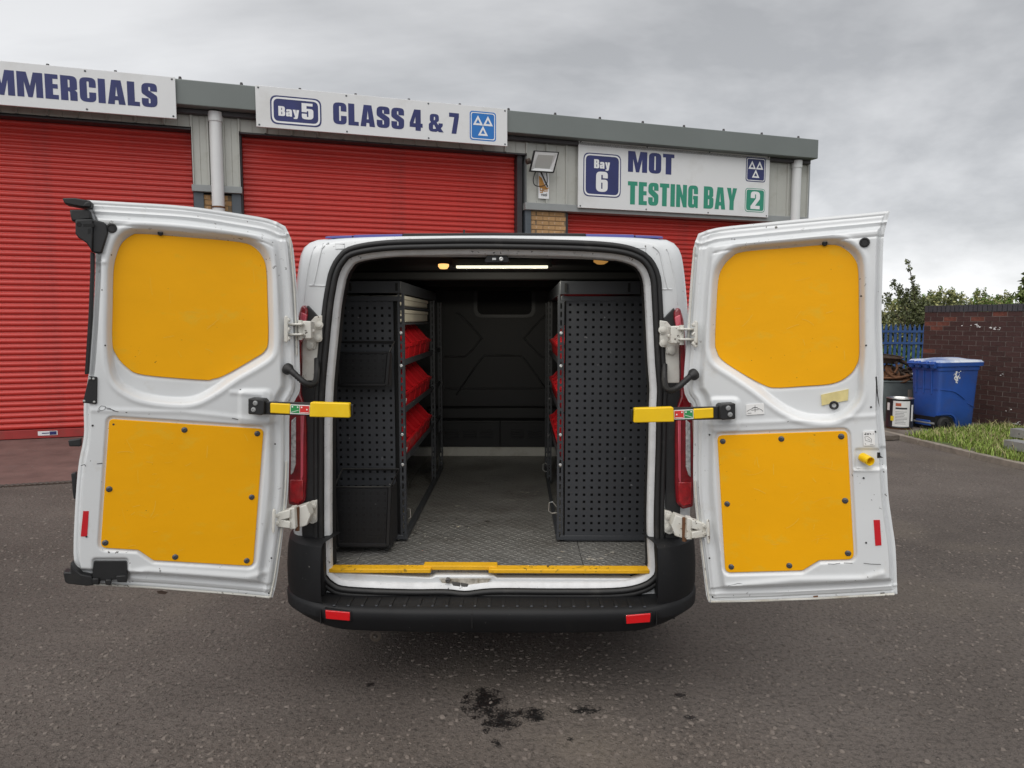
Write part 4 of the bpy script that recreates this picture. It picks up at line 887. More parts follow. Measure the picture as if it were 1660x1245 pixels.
def door(label, pl, top, hin, bot, out, up, rec, lo, bands, extra):
    T, H, B, O = (np.array(resample(catmull([V(*p) for p in q], 6, False), 400, False)) for q in (top, hin, bot, out))
    # top: outer -> hinge; bottom: outer -> hinge; out: top -> bottom; hin: top -> bottom
    nx, ny = 220, 360
    u = np.linspace(0, 1, nx + 1); v = np.linspace(0, 1, ny + 1)
    def s_(C, t): x = t * (len(C) - 1); return np.stack([np.interp(x, np.arange(len(C)), C[:, k]) for k in (0, 1)], -1)
    Tu, Bu, Ov, Hv = s_(T, u), s_(B, u), s_(O, v), s_(H, v)
    U, VV = np.meshgrid(u, v)
    P = (1 - VV)[..., None] * Tu[None] + VV[..., None] * Bu[None] + (1 - U)[..., None] * Ov[:, None] + U[..., None] * Hv[:, None]
    P -= ((1 - U) * (1 - VV))[..., None] * T[0] + (U * (1 - VV))[..., None] * T[-1] + ((1 - U) * VV)[..., None] * B[0] + (U * VV)[..., None] * B[-1]
    X, Y = P[..., 0], P[..., 1]
    outline = list(map(tuple, T[::8])) + list(map(tuple, H[::8])) + list(map(tuple, B[::-8])) + list(map(tuple, O[::-8]))
    de = np.abs(polyd(outline, X, Y)); dt = linedist(list(map(tuple, T[::8])), X, Y); db = linedist(list(map(tuple, B[::8])), X, Y); dh = linedist(list(map(tuple, H[::8])), X, Y)
    h = -.040 + .040 * ss(7, 13, de) + .003 * np.exp(-((de - 4) / 2.0) ** 2)
    h = np.minimum(h, -.034 + .034 * ss(bands[0] - 6, bands[0] + 3, dt) + 0 * X)                  # stepped rain channel along the top
    h += .006 * np.exp(-((dt - bands[0] * .62) / 2.2) ** 2) - .004 * np.exp(-((dt - bands[0] - 11) / 1.6) ** 2)
    h = np.minimum(h, -.030 + .030 * ss(bands[1] - 5, bands[1] + 5, db)); h += .004 * np.exp(-((db - bands[1] * .55) / 2) ** 2)
    h = np.minimum(h, -.022 + .022 * ss(bands[2] - 8, bands[2] + 5, dh)); h += .005 * np.exp(-((dh - bands[2] * .5) / 3) ** 2)
    du = polyd(rec, X, Y); dp = polyd(up, X, Y)
    h -= .036 * ss(-1, 10.5, du); h += .0035 * np.exp(-((du + 5) / 4) ** 2)
    h -= .004 * ss(-7, 0, dp)
    dl = polyd(lo, X, Y); h -= .009 * ss(-6.5, -2.5, dl)
    for kind, q, a, w in extra:
        if kind == 'in': h += a * ss(-w, w, polyd(q, X, Y))
        else: h += a * np.exp(-(linedist(q, X, Y) / w) ** 2)
    # gentle hand-pressed unevenness
    h += .0007 * np.sin(X * .043 + 1.3 * np.sin(Y * .021)) * np.sin(Y * .037)
    vs = []
    Rm = MR
    for j in range(ny + 1):
        for i in range(nx + 1): vs.append(pl.at(X[j, i], Y[j, i]) + pl.n * h[j, i])
    b = MB(); W_ = nx + 1
    b.add(vs, [(j * W_ + i, j * W_ + i + 1, (j + 1) * W_ + i + 1, (j + 1) * W_ + i) for j in range(ny) for i in range(nx)])
    # outer skin
    ring = [j for j in range(0, nx + 1)] + [j * W_ + nx for j in range(1, ny + 1)] + [ny * W_ + i for i in range(nx - 1, -1, -1)] + [j * W_ for j in range(ny - 1, 0, -1)]
    rp_ = [V(*b.v[i]) for i in ring]; cpt = sum(rp_) / len(rp_)
    r2 = [p - pl.n * .016 for p in rp_]; r3 = [p + (cpt - p) * .02 - pl.n * .035 for p in rp_]
    b.rings([rp_, r2, r3], cap=False); base = len(b.v); b.add(r3, [tuple(range(len(r3)))])
    d = b.build('rear_door', M['white'], van, smooth=50); d['label'] = label
    return d
def dplate(name, pl, px, h0, h1, m, parent, bevel=.002, smooth=None):
    b = MB(); b.prism([pl.at(x, y, h1) for x, y in px], pl.n * (h0 - h1)); return b.build(name, m, parent, bevel=bevel, smooth=smooth)
bt = MB(); bt.lathe((0, 0, 0), (0, -1, 0), [(.0, .0025), (.0035, .0025), (.0045, .005), (.0085, .004), (.0115, 0)], 14); BOLT = bt.mesh('panel_bolt', M['bolt'], smooth=40)
def bolts(pl, pts, h, parent):
    a = math.atan2(pl.n[0], -pl.n[1])
    for x, y in pts: link('panel_bolt', BOLT, parent, loc=pl.at(x, y, h), rot=(0, 0, a))
def grommet(pl, x, y, r, parent, h=.0, name='rubber_plug'):
    b = MB(); b.lathe(pl.at(x, y, h), pl.n, [(r, 0), (r * .95, .004), (r * .7, .005), (r * .6, .002), (0, .002)], 20); return b.build(name, M['rubber'], parent, smooth=40)
def sm(pts, per=5): return [tuple(p) for p in catmull([V(*q) for q in pts], per)]
# ---- left door
LT = [(131,321),(200,325),(304,332),(400,346),(440,354),(464,365)]; LH = [(464,365),(474,388),(478,410),(484,483),(487,575),(488,630),(480,650),(471,672),(470,748),(468,803),(461,861),(450,944),(443,974)]
LB = [(128,951),(240,957),(360,966),(443,974)]; LO = [(131,321),(147,360),(152,422),(148,514),(141,605),(133,655),(133,708),(125,751),(120,803),(116,885),(118,920),(128,951)]
LUP = sm([(212,382),(230,379),(310,385),(389,392.5),(413.6,402),(427,419),(432,440),(434,490),(435,550),(429,569),(410.5,582),(365,608),(345,614.5),(328,616),(233.5,608),(206,596),(188,575),(181.6,553),(182.5,490),(184,437),(189,413),(197,395)])
LREC = sm([(205,372),(232,368),(310,374),(392,382),(421,392),(437,412),(442,438),(444,490),(445,552),(440,576),(420,592),(385,612),(350,636),(318,652),(285,655),(240,650),(210,640),(186,622),(176,596),(172,553),(173,490),(174,437),(180,407),(189,385)])
LLO = arcs([(177,679.3,7),(427.5,695.5,8),(410.5,918,10),(248.7,908.5,8),(224,891.7,8),(163,888,9)])
dl_ = door('left rear door swung open with black latch fittings along its free edge', PLL, LT, LH, LB, LO, LUP, LREC, LLO, (30, 26, 30),
    [('in', rrect(388, 632, 440, 688, 10), .008, 4), ('in', rrect(150, 906, 208, 946, 6), -.012, 3), ('ln', [(205,931),(240,925),(300,929),(400,936),(430,930)], .006, 5), ('ln', [(150,665),(300,668),(445,684)], .003, 4), ('ln', [(152,424),(170,425)], .004, 3), ('ln', [(375,636),(425,640),(432,668)], .004, 4)])
dplate('upper_panel', PLL, LUP, -.040, -.032, M['yellow'], dl_, .002)
dplate('lower_panel', PLL, LLO, -.012, -.002, M['yellow'], dl_, .002)
bolts(PLL, [(299,697),(417,703),(177,793),(408,806),(170.6,880),(284,903),(400,909)], -.002, dl_)
b = MB(); b.lathe(PLL.at(184, 688, -.002), PLL.n, [(.004, .0004), (0, .0006)], 8); b.build('bolt_hole', M['ink'], dl_)
dplate('reflective_tape', PLL, [(134.8,828.5),(144,828.5),(141.2,869.7),(130.8,869.7)], -.0005, .0015, M['redtape'], dl_, .0)
pb = dplate('edge_plate', PLL, arcs([(144.3,609.8),(157.8,611,3),(157,655.6,3),(134,653)]), -.004, .006, M['black'], dl_, .002)
for x, y in ((145.5,613.5),(151.5,614),(136.5,650),(152.7,651.5)):
    b = MB(); b.lathe(PLL.at(x, y, .006), PLL.n, [(.005, 0), (.004, .003), (0, .0035)], 10); b.build('rivet', M['steel'], pb, smooth=40)
dplate('edge_strip', PLL, [(146,408),(152.5,410),(152,440),(149.5,514),(143,607),(137,607),(143,514),(146,440)], -.03, -.004, M['rubber'], dl_, .003)
lt = dplate('top_latch', PLL, [(122,355.7),(149.5,355),(150,380),(149,409),(145,401),(139.4,393.3),(127,385.5),(122,378.7)], -.02, .028, M['black'], dl_, .004)
dplate('latch_side', PLL, [(149.5,355),(167.5,359.6),(171.4,363),(174.8,377.6),(164.7,410.7),(152.8,409.6),(149,409)], -.02, .016, M['black'], dl_, .005)
dplate('latch_slot', PLL, [(135,363),(152,362.5),(152,368),(135,367.5)], .02, .0285, M['lining'], lt, 0)
dplate('latch_slot', PLL, [(142.5,371),(147.5,370),(147,378),(142,380)], .02, .0285, M['lining'], lt, 0)
b = MB(); b.lathe(PLL.at(128, 363.5, .0285), PLL.n, [(.009, 0), (.007, .001), (.0065, -.0), (0, -.0)], 12); b.build('latch_bore', M['lining'], lt)
dplate('corner_wedge', PLL, [(112.4,339.4),(143.9,339),(148,355),(116,358.5)], -.045, .004, M['black'], dl_, .005)
dplate('corner_flap', PLL, [(100.6,321),(121.4,320.6),(146,325),(149,329),(147,336),(133,335.5),(104.5,330)], -.055, .010, M['rubber'], dl_, .004)
dplate('corner_flap', PLL, [(133,334.5),(138,328),(145,325.8),(149,329.5),(147,336)], .0, .018, M['rubber'], dl_, .004)
grommet(PLL, 181, 369.7, .018, dl_, .003); grommet(PLL, 260, 378, .010, dl_, -.026, 'drain_hole')
lb_ = dplate('corner_guard', PLL, [(102,928),(113.6,928.5),(114,913),(119.5,922),(132,931.5),(149,934.8),(152,949),(140.6,950.4),(109.4,946.6),(105,944)], -.045, .006, M['black'], dl_, .004)
dplate('lower_latch', PLL, arcs([(152,909.5,3),(205.5,909.5,3),(206.5,938),(205.5,944.5),(192,944),(190,940),(180,940),(178,949),(171,948),(170,941),(163,941),(161,948),(150,946),(149.5,930)]), -.026, -.004, M['black'], dl_, .002)
dplate('lower_latch_block', PLL, [(188,934),(204,933),(205.5,944),(198,944.5),(190,944)], -.02, .012, M['black'], dl_, .003)
dplate('lower_latch_block', PLL, [(149.5,938),(160,938),(160,948.5),(149.5,947.5)], -.02, .012, M['black'], dl_, .003)
dplate('lower_latch_block', PLL, [(171,940),(181,940),(179,949.5),(171.5,948.5)], -.02, .012, M['black'], dl_, .003)
dplate('rust_spot', PLL, [(254,959),(262,957.5),(272,960),(268,963.5),(257,962.5)], -.039, -.0365, M['rustdk'], dl_, 0)
# door handle seen edge-on behind the left door
hb = MB(); hb.prism([PLL.at(x, y, -.10) for x, y in ((110,714),(131,711),(131,724),(112,724))], PLL.n * -.03); hb.build('outer_handle', M['black'], dl_, bevel=.004)
hb = MB(); hb.prism([PLL.at(x, y, -.08) for x, y in ((115,768),(123,766),(122,810),(119,808),(117,792))], PLL.n * -.03); hb.build('outer_handle', M['black'], dl_, bevel=.003)
# black scuffs
def scuff(pl, pts, parent, h=.0015, w=1.0, m='ink'):
    b = MB()
    for k in range(len(pts) - 1):
        (x0, y0), (x1, y1) = pts[k], pts[k + 1]; l = math.hypot(x1 - x0, y1 - y0) + 1e-6; nx_, ny_ = -(y1 - y0) / l * w / 2, (x1 - x0) / l * w / 2
        b.add([pl.at(x0 - nx_, y0 - ny_, h), pl.at(x1 - nx_, y1 - ny_, h), pl.at(x1 + nx_, y1 + ny_, h), pl.at(x0 + nx_, y0 + ny_, h)], [(0, 1, 2, 3)])
    return b.build('scuff', M[m], parent)
scuff(PLL, [(160,662),(164,658),(171,659),(170,664),(163,666),(160,662)], dl_, .0035, .7); scuff(PLL, [(171,661),(178,662),(184,666),(192,667.5)], dl_, .0035, .9); scuff(PLL, [(173,663),(182,664),(188,667)], dl_, .0035, .7)
scuff(PLL, [(376,678),(386,680),(392,679),(396,682)], dl_, .0035, 1.0); scuff(PLL, [(131,755),(137,753),(139,756)], dl_, .002, 1.0); scuff(PLL, [(157,752),(166,751)], dl_, .002, 1.1)
def scrapes(pl, box, parent, h, n, seed):
    rr = random.Random(seed); x0, y0, x1, y1 = box
    for k in range(n):
        x, y = rr.uniform(x0, x1), rr.uniform(y0, y1); l = rr.uniform(6, 30); a = rr.choice((rr.gauss(0, .25), rr.gauss(-.5, .3), rr.gauss(1.5, .3))); c = rr.gauss(0, .18)
        pts = [(x + l * t * math.cos(a + c * t), y + l * t * math.sin(a + c * t)) for t in (0, .25, .5, .75, 1)]
        if all(x0 < p[0] < x1 and y0 < p[1] < y1 for p in pts): scuff(pl, pts, parent, h, rr.uniform(.35, .9), 'scrape')
def hem(pl, path, parent, h=-.032, r=.0045):
    b = MB(); b.tube([pl.at(x, y, h) for x, y in catmull([V(*p) for p in path], 4, False)], r, 6); return b.build('hem_sealer', M['cream'], parent, smooth=60)
def holes(pl, pts, parent, h=.0022, r=.0035):
    for x, y in pts:
        b = MB(); b.lathe(pl.at(x, y, h), pl.n, [(r, -.004), (r, 0), (r * .6, .0005), (0, .0002)], 10); b.build('drain_hole', M['rubber'], parent, smooth=40)
scrapes(PLL, (180, 700, 405, 900), dl_, -.0012, 26, 4); scrapes(PLL, (195, 400, 420, 580), dl_, -.0312, 12, 5)
hem(PLL, [(135,946),(240,952),(360,961),(437,968.5)], dl_); hem(PLL, [(438,968),(445,935),(456,860),(462,803),(464,748)], dl_); hem(PLL, [(470,385),(473,420),(478,483),(481,575)], dl_)
holes(PLL, [(170,560),(166,470),(390,632),(205,668),(440,905),(140,870),(436,962),(150,690),(446,720)], dl_)
# ---- right door
RT = [(1444,339),(1400,343.5),(1309,352),(1222,360.5),(1160,367.5),(1129,377)]; RH = [(1129,377),(1122,398),(1119,421),(1113,499),(1110,550),(1106,605),(1106,635),(1113,652),(1121,669),(1121,779),(1125,834),(1134,904),(1142,968),(1147,982)]
RB = [(1456,969),(1400,972.5),(1325,976.5),(1240,980),(1147,982)]; RO = [(1444,339),(1437,366),(1433,392),(1431,465),(1430,522),(1433,609),(1432,666),(1437,727),(1441,803),(1447,850),(1453,895),(1456,969)]
RUP = sm([(1205,408),(1275,402),(1346.7,396.6),(1370,404),(1385.7,419.7),(1391.5,441.4),(1392.5,510),(1393,571.5),(1388.6,591.8),(1375.6,609),(1349.6,622),(1300,626.5),(1260,628.8),(1239.7,625),(1199,603),(1170,583),(1161.7,568.6),(1159,554),(1161,500),(1164,456),(1170,435.6),(1184.8,418)])
RREC = sm([(1203,398),(1275,391),(1350,386),(1378,394),(1396,412),(1402,440),(1403,510),(1403,572),(1400,610),(1398,640),(1386,662),(1356,682),(1310,682),(1275,670),(1250,654),(1222,632),(1190,610),(1160,590),(1151,572),(1149,554),(1151,500),(1154,454),(1161,430),(1178,410)])
RLO = arcs([(1162.5,706,8),(1373.5,698.5,9),(1384.5,907,10),(1328,908.5,8),(1301,925,8),(1175.5,928.5,10)])
dr_ = door('right rear door swung open with stickers and a yellow release knob', PLR, RT, RH, RB, RO, RUP, RREC, RLO, (30, 28, 32),
    [('in', rrect(1150, 645, 1198, 700, 10), .008, 4), ('in', rrect(1386, 728, 1460, 762, 4), -.007, 2.5), ('ln', [(1180,952),(1210,948),(1290,940),(1400,938),(1430,930)], .006, 5), ('ln', [(1150,688),(1260,684),(1420,674)], .003, 4), ('ln', [(1386,762),(1432,761)], .006, 2.5)])
dplate('upper_panel', PLR, RUP, -.040, -.032, M['yellow'], dr_, .002)
dplate('lower_panel', PLR, RLO, -.012, -.002, M['yellow'], dr_, .002)
bolts(PLR, [(1171.7,715.5),(1266.6,711.6),(1363.7,707.6),(1178.7,817),(1370,811.7),(1185.4,919),(1279.5,917),(1374.7,897)], -.002, dr_)
dplate('reflective_tape', PLR, [(1416,843),(1426.4,842.8),(1429,884),(1419,884.6)], -.0005, .0015, M['redtape'], dr_, 0)
dplate('masking_tape', PLR, [(1331,640),(1375.6,630.7),(1374.5,649),(1352,653),(1332,657.5)], -.037, -.0305, M['tape'], dr_, 0)
b = MB(); b.lathe(PLR.at(1352, 657, -.026), PLR.n, [(.008, 0), (.013, .003), (.017, 0), (.013, -.003), (.008, 0)], 18); b.build('rubber_ring', M['rubber'], dr_, smooth=60)
grommet(PLR, 1401.6, 393, .018, dr_, .003); grommet(PLR, 1337, 394.5, .010, dr_, -.026, 'drain_hole')
s1 = dplate('guide_sticker', PLR, [(1209.5,656),(1238.5,653.5),(1239,671),(1210,673)], .0, .0045, M['paper'], dr_, 0); s1['label'] = 'small white sticker with a line drawing of a van and its open doors'
def pxlines(pl, segs, parent, h, w=.6, m='ink', name='print'):
    b = MB()
    for x0, y0, x1, y1 in segs:
        l = math.hypot(x1 - x0, y1 - y0) + 1e-6; a, c = -(y1 - y0) / l * w / 2, (x1 - x0) / l * w / 2
        b.add([pl.at(x0 - a, y0 - c, h), pl.at(x1 - a, y1 - c, h), pl.at(x1 + a, y1 + c, h), pl.at(x0 + a, y0 + c, h)], [(0, 1, 2, 3)])
    return b.build(name, M[m], parent)
pxlines(PLR, [(1211,667,1214,665),(1214,665,1224,660),(1224,660,1224,657),(1224,660,1234,664),(1234,664,1237,667),(1218,665,1230,664),(1224,658,1224,668),(1220,661,1228,660.5),(1212,670,1218,669.6)], s1, .0052, .7)
s2 = dplate('key_sticker', PLR, arcs([(1399,699.5,2),(1418,698.5,2),(1418.6,722,2),(1400,722.6,2)]), .0, .0045, M['paper'], dr_, 0); s2['label'] = 'small white sticker with black symbols and a line drawing'
pxlines(PLR, [(1401,704,1404,704),(1403.5,701.5,1403.5,705),(1406,702,1406,705),(1408,702,1408,705),(1410,702,1412,704.5),(1415,703,1416,704)], s2, .0052, 1.2)
pxlines(PLR, [(1402,708,1407,707.5),(1407,707.5,1413,712),(1402,708,1403,714),(1403,714,1411,716),(1406,711,1411,714),(1413,712,1412,718),(1402,718,1404,721),(1410,720.5,1416,720.3)], s2, .0052, .5)
kn = MB(); k0, k1 = PLR.at(1398, 741, -.004), PLR.at(1411, 748, .035); kn.lathe(k0, k1 - k0, [(.0, 0), (.017, .0), (.017, float(np.linalg.norm(k1 - k0))), (.014, float(np.linalg.norm(k1 - k0))), (.013, float(np.linalg.norm(k1 - k0)) - .025), (0, float(np.linalg.norm(k1 - k0)) - .025)], 24); kn.build('release_knob', M['strap'], dr_, smooth=40)
dplate('lock_slot', PLR, [(1422,733.5),(1427,733.5),(1427.5,739),(1432,742),(1422,742.5)], -.008, -.006, M['lining'], dr_, 0)
dplate('edge_strip', PLR, [(1419,611),(1421.5,610.5),(1423.5,640),(1425.8,660),(1423.2,650)], -.012, .001, M['rubber'], dr_, 0)
for q in ([(1342,914),(1352,914.5),(1362,913)], [(1368,912.5),(1382,913)], [(1400,913),(1412,914.5),(1428,915)], [(1276,684),(1286,681),(1296,683)], [(1180,950),(1196,946),(1214,946)], [(1262,944),(1300,941)], [(1381,768),(1382,772)], [(1412,810),(1414,811)]): scuff(PLR, q, dr_, .0035, .8)
dplate('rust_spot', PLR, [(1427,961),(1434,960.5),(1434,965),(1428,965.5)], -.039, -.036, M['rustdk'], dr_, 0); dplate('rust_spot', PLR, [(1318,966.5),(1326,965.5),(1326,969),(1319,969.5)], -.039, -.036, M['rust'], dr_, 0)

scrapes(PLR, (1185, 720, 1362, 905), dr_, -.0012, 24, 9); scrapes(PLR, (1180, 425, 1380, 590), dr_, -.0312, 12, 12)
hem(PLR, [(1153,975.5),(1240,973.5),(1325,970),(1400,966),(1450,963)], dr_); hem(PLR, [(1150,974),(1147,955),(1140,904),(1131,834),(1127,779)], dr_); hem(PLR, [(1126,400),(1124,421),(1119,499),(1116,550)], dr_)
holes(PLR, [(1404,560),(1396,480),(1150,705),(1400,775),(1155,968),(1404,880),(1419,700),(1412,660),(1150,905)], dr_)
# ---- check straps, hinges, cable hoses
def cplane(y): return lambda px: [vy(a, b, y) for a, b in px]
def strap(side):
    mr = (lambda q: q) if side < 0 else (lambda q: [(1594.5 - x, y + 8) for x, y in q])
    def pz(name, px, y, th, m, parent, bev=.003):
        b = MB(); b.prism([vy(x, c, y) for x, c in mr(px)], (0, th, 0)); return b.build(name, m, parent, bevel=bev)
    st = pz('check_strap', arcs([(425,651),(568,654.5,2),(571,657),(571,675),(568,675.5),(425,672)]), 2.795, .016, M['black'], van)
    pz('strap_bracket', [(402,646),(424,647.5),(428,651),(428,670.5),(423,673),(402,671.5)], 2.775, .06, M['black'], st, .004)
    for x, y in ((414,653.5),(411,664)):
        q = mr([(x, y)])[0]; b = MB(); b.lathe(vy(*q, 2.775), (0, -1, 0), [(.010, 0), (.009, .004), (.004, .005), (.003, .003), (0, .003)], 14); b.build('bracket_bolt', M['galv'], st, smooth=40)
    pz('grip', arcs([(437.6,653.4,2),(470,655),(470,671.5),(437.6,669.8,2)]), 2.785, .02, M['strap'], st, .004)
    pz('grip_pad', arcs([(502.5,652,3),(566,654,3),(567.5,677.5,3),(501.5,676,2)]), 2.772, .036, M['strap'], st, .010)
    pz('grip_pad', arcs([(569,656),(572,656),(572,675),(569,675)]), 2.785, .02, M['black'], st, .002)
    lab = pz('warning_label', [(470.5,656),(502,657.3),(501.5,672),(470.3,671)], 2.786, .012, M['paper'], st, 0)
    pz('green_symbol', [(471.3,657),(485.2,657.6),(485,669.8),(471.2,669.2)], 2.7845, .001, M['green'], st, 0)
    pz('red_symbol', [(486.3,657.7),(501,658.3),(500.7,670.4),(486.2,669.9)], 2.7845, .001, M['redlab'], st, 0)
    for x, y in ((474,659.5),(482.5,660.2),(489,660.4),(497.5,664.2)):
        q = mr([(x, y)])[0]; b = MB(); b.lathe(vy(*q, 2.7835), (0, -1, 0), [(.0032, 0), (0, .0005)], 10); b.build('label_dot', M['paper'], st)
    b = MB(); q = mr([(472,668),(484,664.6),(484,665.4),(472,668.8)]); b.add([vy(*p, 2.7835) for p in q], [(0, 1, 2, 3)]); q = mr([(487,668.6),(500,668.6),(500,669.4),(487,669.4)]); b.add([vy(*p, 2.7835) for p in q], [(0, 1, 2, 3)]); b.build('label_lines', M['paper'], st)
    return st
strap(-1); strap(1)
def hinge(side, upper):
    mr = (lambda q: q) if side < 0 else (lambda q: [(1591.5 - x, y + 8 if upper else y + 17) for x, y in q])
    pl = PLL if side < 0 else PLR
    m = M['cream']
    def pz(b, px, y, th): b.prism([vy(x, c, y) for x, c in mr(px)], (0, th, 0))
    b = MB()
    if upper:
        pz(b, arcs([(503,521,3),(510,513,4),(522,511),(522,552,3),(512,556,2),(511,566,5),(498,569,5),(496,552,4),(503,546,2)]), 3.026, .02)   # body plate
        pz(b, arcs([(487.5,520,2),(504,521,2),(504.5,549,2),(488,549,2)]), 2.94, .055)
        for y in (525.5, 542): pz(b, [(463,y - 1.5),(489,y - 1.5),(489,y + 2),(463,y + 2)], 2.90, .05)
        pz(b, [(504,533),(509,534.5),(509,539),(504,540)], 2.96, .02)
        dpl = [(461,514),(464,511.5),(467,513),(467,553),(464,556),(461,553)]
        nuts = [(466,518.5),(466,534),(466,549)]; bb_ = [(518,527),(516.5,548.5),(503,559.5)]; pin = [(486.5,519),(486.5,551)]
    else:
        pz(b, arcs([(494,824,4),(503,813,4),(514,810),(514,846),(506,850,4),(497,846,4)]), 3.026, .03)
        pz(b, arcs([(476,825),(496,818,2),(503,836),(497,852,2),(478,858)]), 2.94, .06)
        pz(b, arcs([(468,824,2),(477,823,2),(479,858,2),(469,858,2)]), 2.90, .05)
        pz(b, [(445,833),(470,826),(470,840),(458,843),(470,846),(470,857),(447,854)], 2.885, .05)
        dpl = [(442,828),(445,825),(447,828),(445.5,862),(443,866),(441,862)]
        nuts = [(449,836),(449,848)]; bb_ = [(507,820),(508,838)]; pin = [(482,822),(482,860)]
    hg = b.build('door_hinge', m, van, bevel=.004)
    q = mr(dpl); bq = MB(); bq.prism([pl.at(x, y, .012) for x, y in q], pl.n * -.016); bq.build('hinge_plate', m, hg, bevel=.003)
    for x, y in nuts:
        x, y = mr([(x, y)])[0]; c = MB(); c.lathe(vy(x, y, 2.885), (0, -1, 0), [(.010, -.01), (.010, .003), (.006, .005), (0, .005)], 6); c.build('hinge_bolt', m, hg)
    for x, y in bb_:
        x, y = mr([(x, y)])[0]; c = MB(); c.lathe(vy(x, y, 3.022), (0, -1, 0), [(.017, 0), (.016, .004), (.009, .005), (.009, .010), (0, .011)], 12); c.build('hinge_bolt', m, hg, smooth=40)
    (x0, y0), (x1, y1) = mr(pin); c = MB(); c.tube([vy(x0, y0, 2.94), vy(x1, y1, 2.94)], .010, 10); c.build('hinge_pin', M['cream'] if upper else M['rust'], hg, smooth=40)
for sd in (-1, 1):
    hinge(sd, True); hinge(sd, False)
    mr = (lambda q: q) if sd < 0 else (lambda q: [(1591 - x, y + 9) for x, y in q])
    pts = [(468,599,2.885),(474,603,2.875),(485,613,2.87),(495,621,2.87),(504,624.5,2.89),(511,620,2.94),(513.5,608,2.99),(514,594,3.02),(514,582,3.04)]
    q = mr([(x, y) for x, y, _ in pts]); P3 = [vy(x, y, pts[i][2]) for i, (x, y) in enumerate(q)]
    P3 = [V(*p) for p in resample(catmull(P3, 6, False), 56, False)]
    b = MB(); b.tube(P3, [.0135 if 8 <= i <= 30 and i % 2 else .0115 if 8 <= i <= 30 else .013 for i in range(len(P3))], 10); hs = b.build('cable_hose', M['rubber'], van, smooth=60)
    b = MB(); d = P3[1] - P3[0]; b.lathe(P3[0], d, [(.024, -.012), (.024, .0), (.016, .012), (.013, .02)], 16); b.build('hose_collar', M['rubber'], hs, smooth=40)

# ==================================================================== RACKING IN THE LOAD BAY
RY = 3.47
def perf(px0, px1, py0, py1, y, nx, ny, hole=.32, th=.002):
    """perforated sheet: square holes as real openings"""
    a, c = vy(px0, py0, y), vy(px1, py1, y); xs = []; 
    def axis(n, lo, hi):
        st = (hi - lo) / n; r = [lo]
        for i in range(n): r += [lo + st * (i + .5 - hole / 2), lo + st * (i + .5 + hole / 2)]
        return r + [hi]
    X = axis(nx, a[0], c[0]); Z = axis(ny, c[2], a[2]); b = MB()
    W_ = len(X); vs = [(x, y, z) for z in Z for x in X]; fs = []
    for j in range(len(Z) - 1):
        for i in range(W_ - 1):
            if i % 2 == 1 and j % 2 == 1: continue
            fs.append((j * W_ + i, j * W_ + i + 1, (j + 1) * W_ + i + 1, (j + 1) * W_ + i))
    b.add(vs, fs); return b
def slotted(b, x, y, z0, z1, w=.030, d=.030, sx=1):
    """angle upright with a row of slots down its face"""
    n = int((z1 - z0) / .04); zs = [z0 + (z1 - z0) * k / n for k in range(n + 1)]
    for k in range(n):
        za, zb = zs[k], zs[k + 1]
        b.add([(x - w / 2, y, za), (x - .004, y, za), (x - .004, y, zb), (x - w / 2, y, zb)], [(0, 1, 2, 3)]); b.add([(x + .004, y, za), (x + w / 2, y, za), (x + w / 2, y, zb), (x + .004, y, zb)], [(0, 1, 2, 3)])
        b.add([(x - .004, y, za), (x + .004, y, za), (x + .004, y, za + .014), (x - .004, y, za + .014)], [(0, 1, 2, 3)])
    xe = x + sx * w / 2
    b.add([(xe, y, z0), (xe, y + d, z0), (xe, y + d, z1), (xe, y, z1)], [(0, 1, 2, 3)])
    b.add([(x - sx * w / 2, y + .002, z0), (x - sx * w / 2, y + .008, z0), (x - sx * w / 2, y + .008, z1), (x - sx * w / 2, y + .002, z1)], [(0, 1, 2, 3)])
FLZ = .558
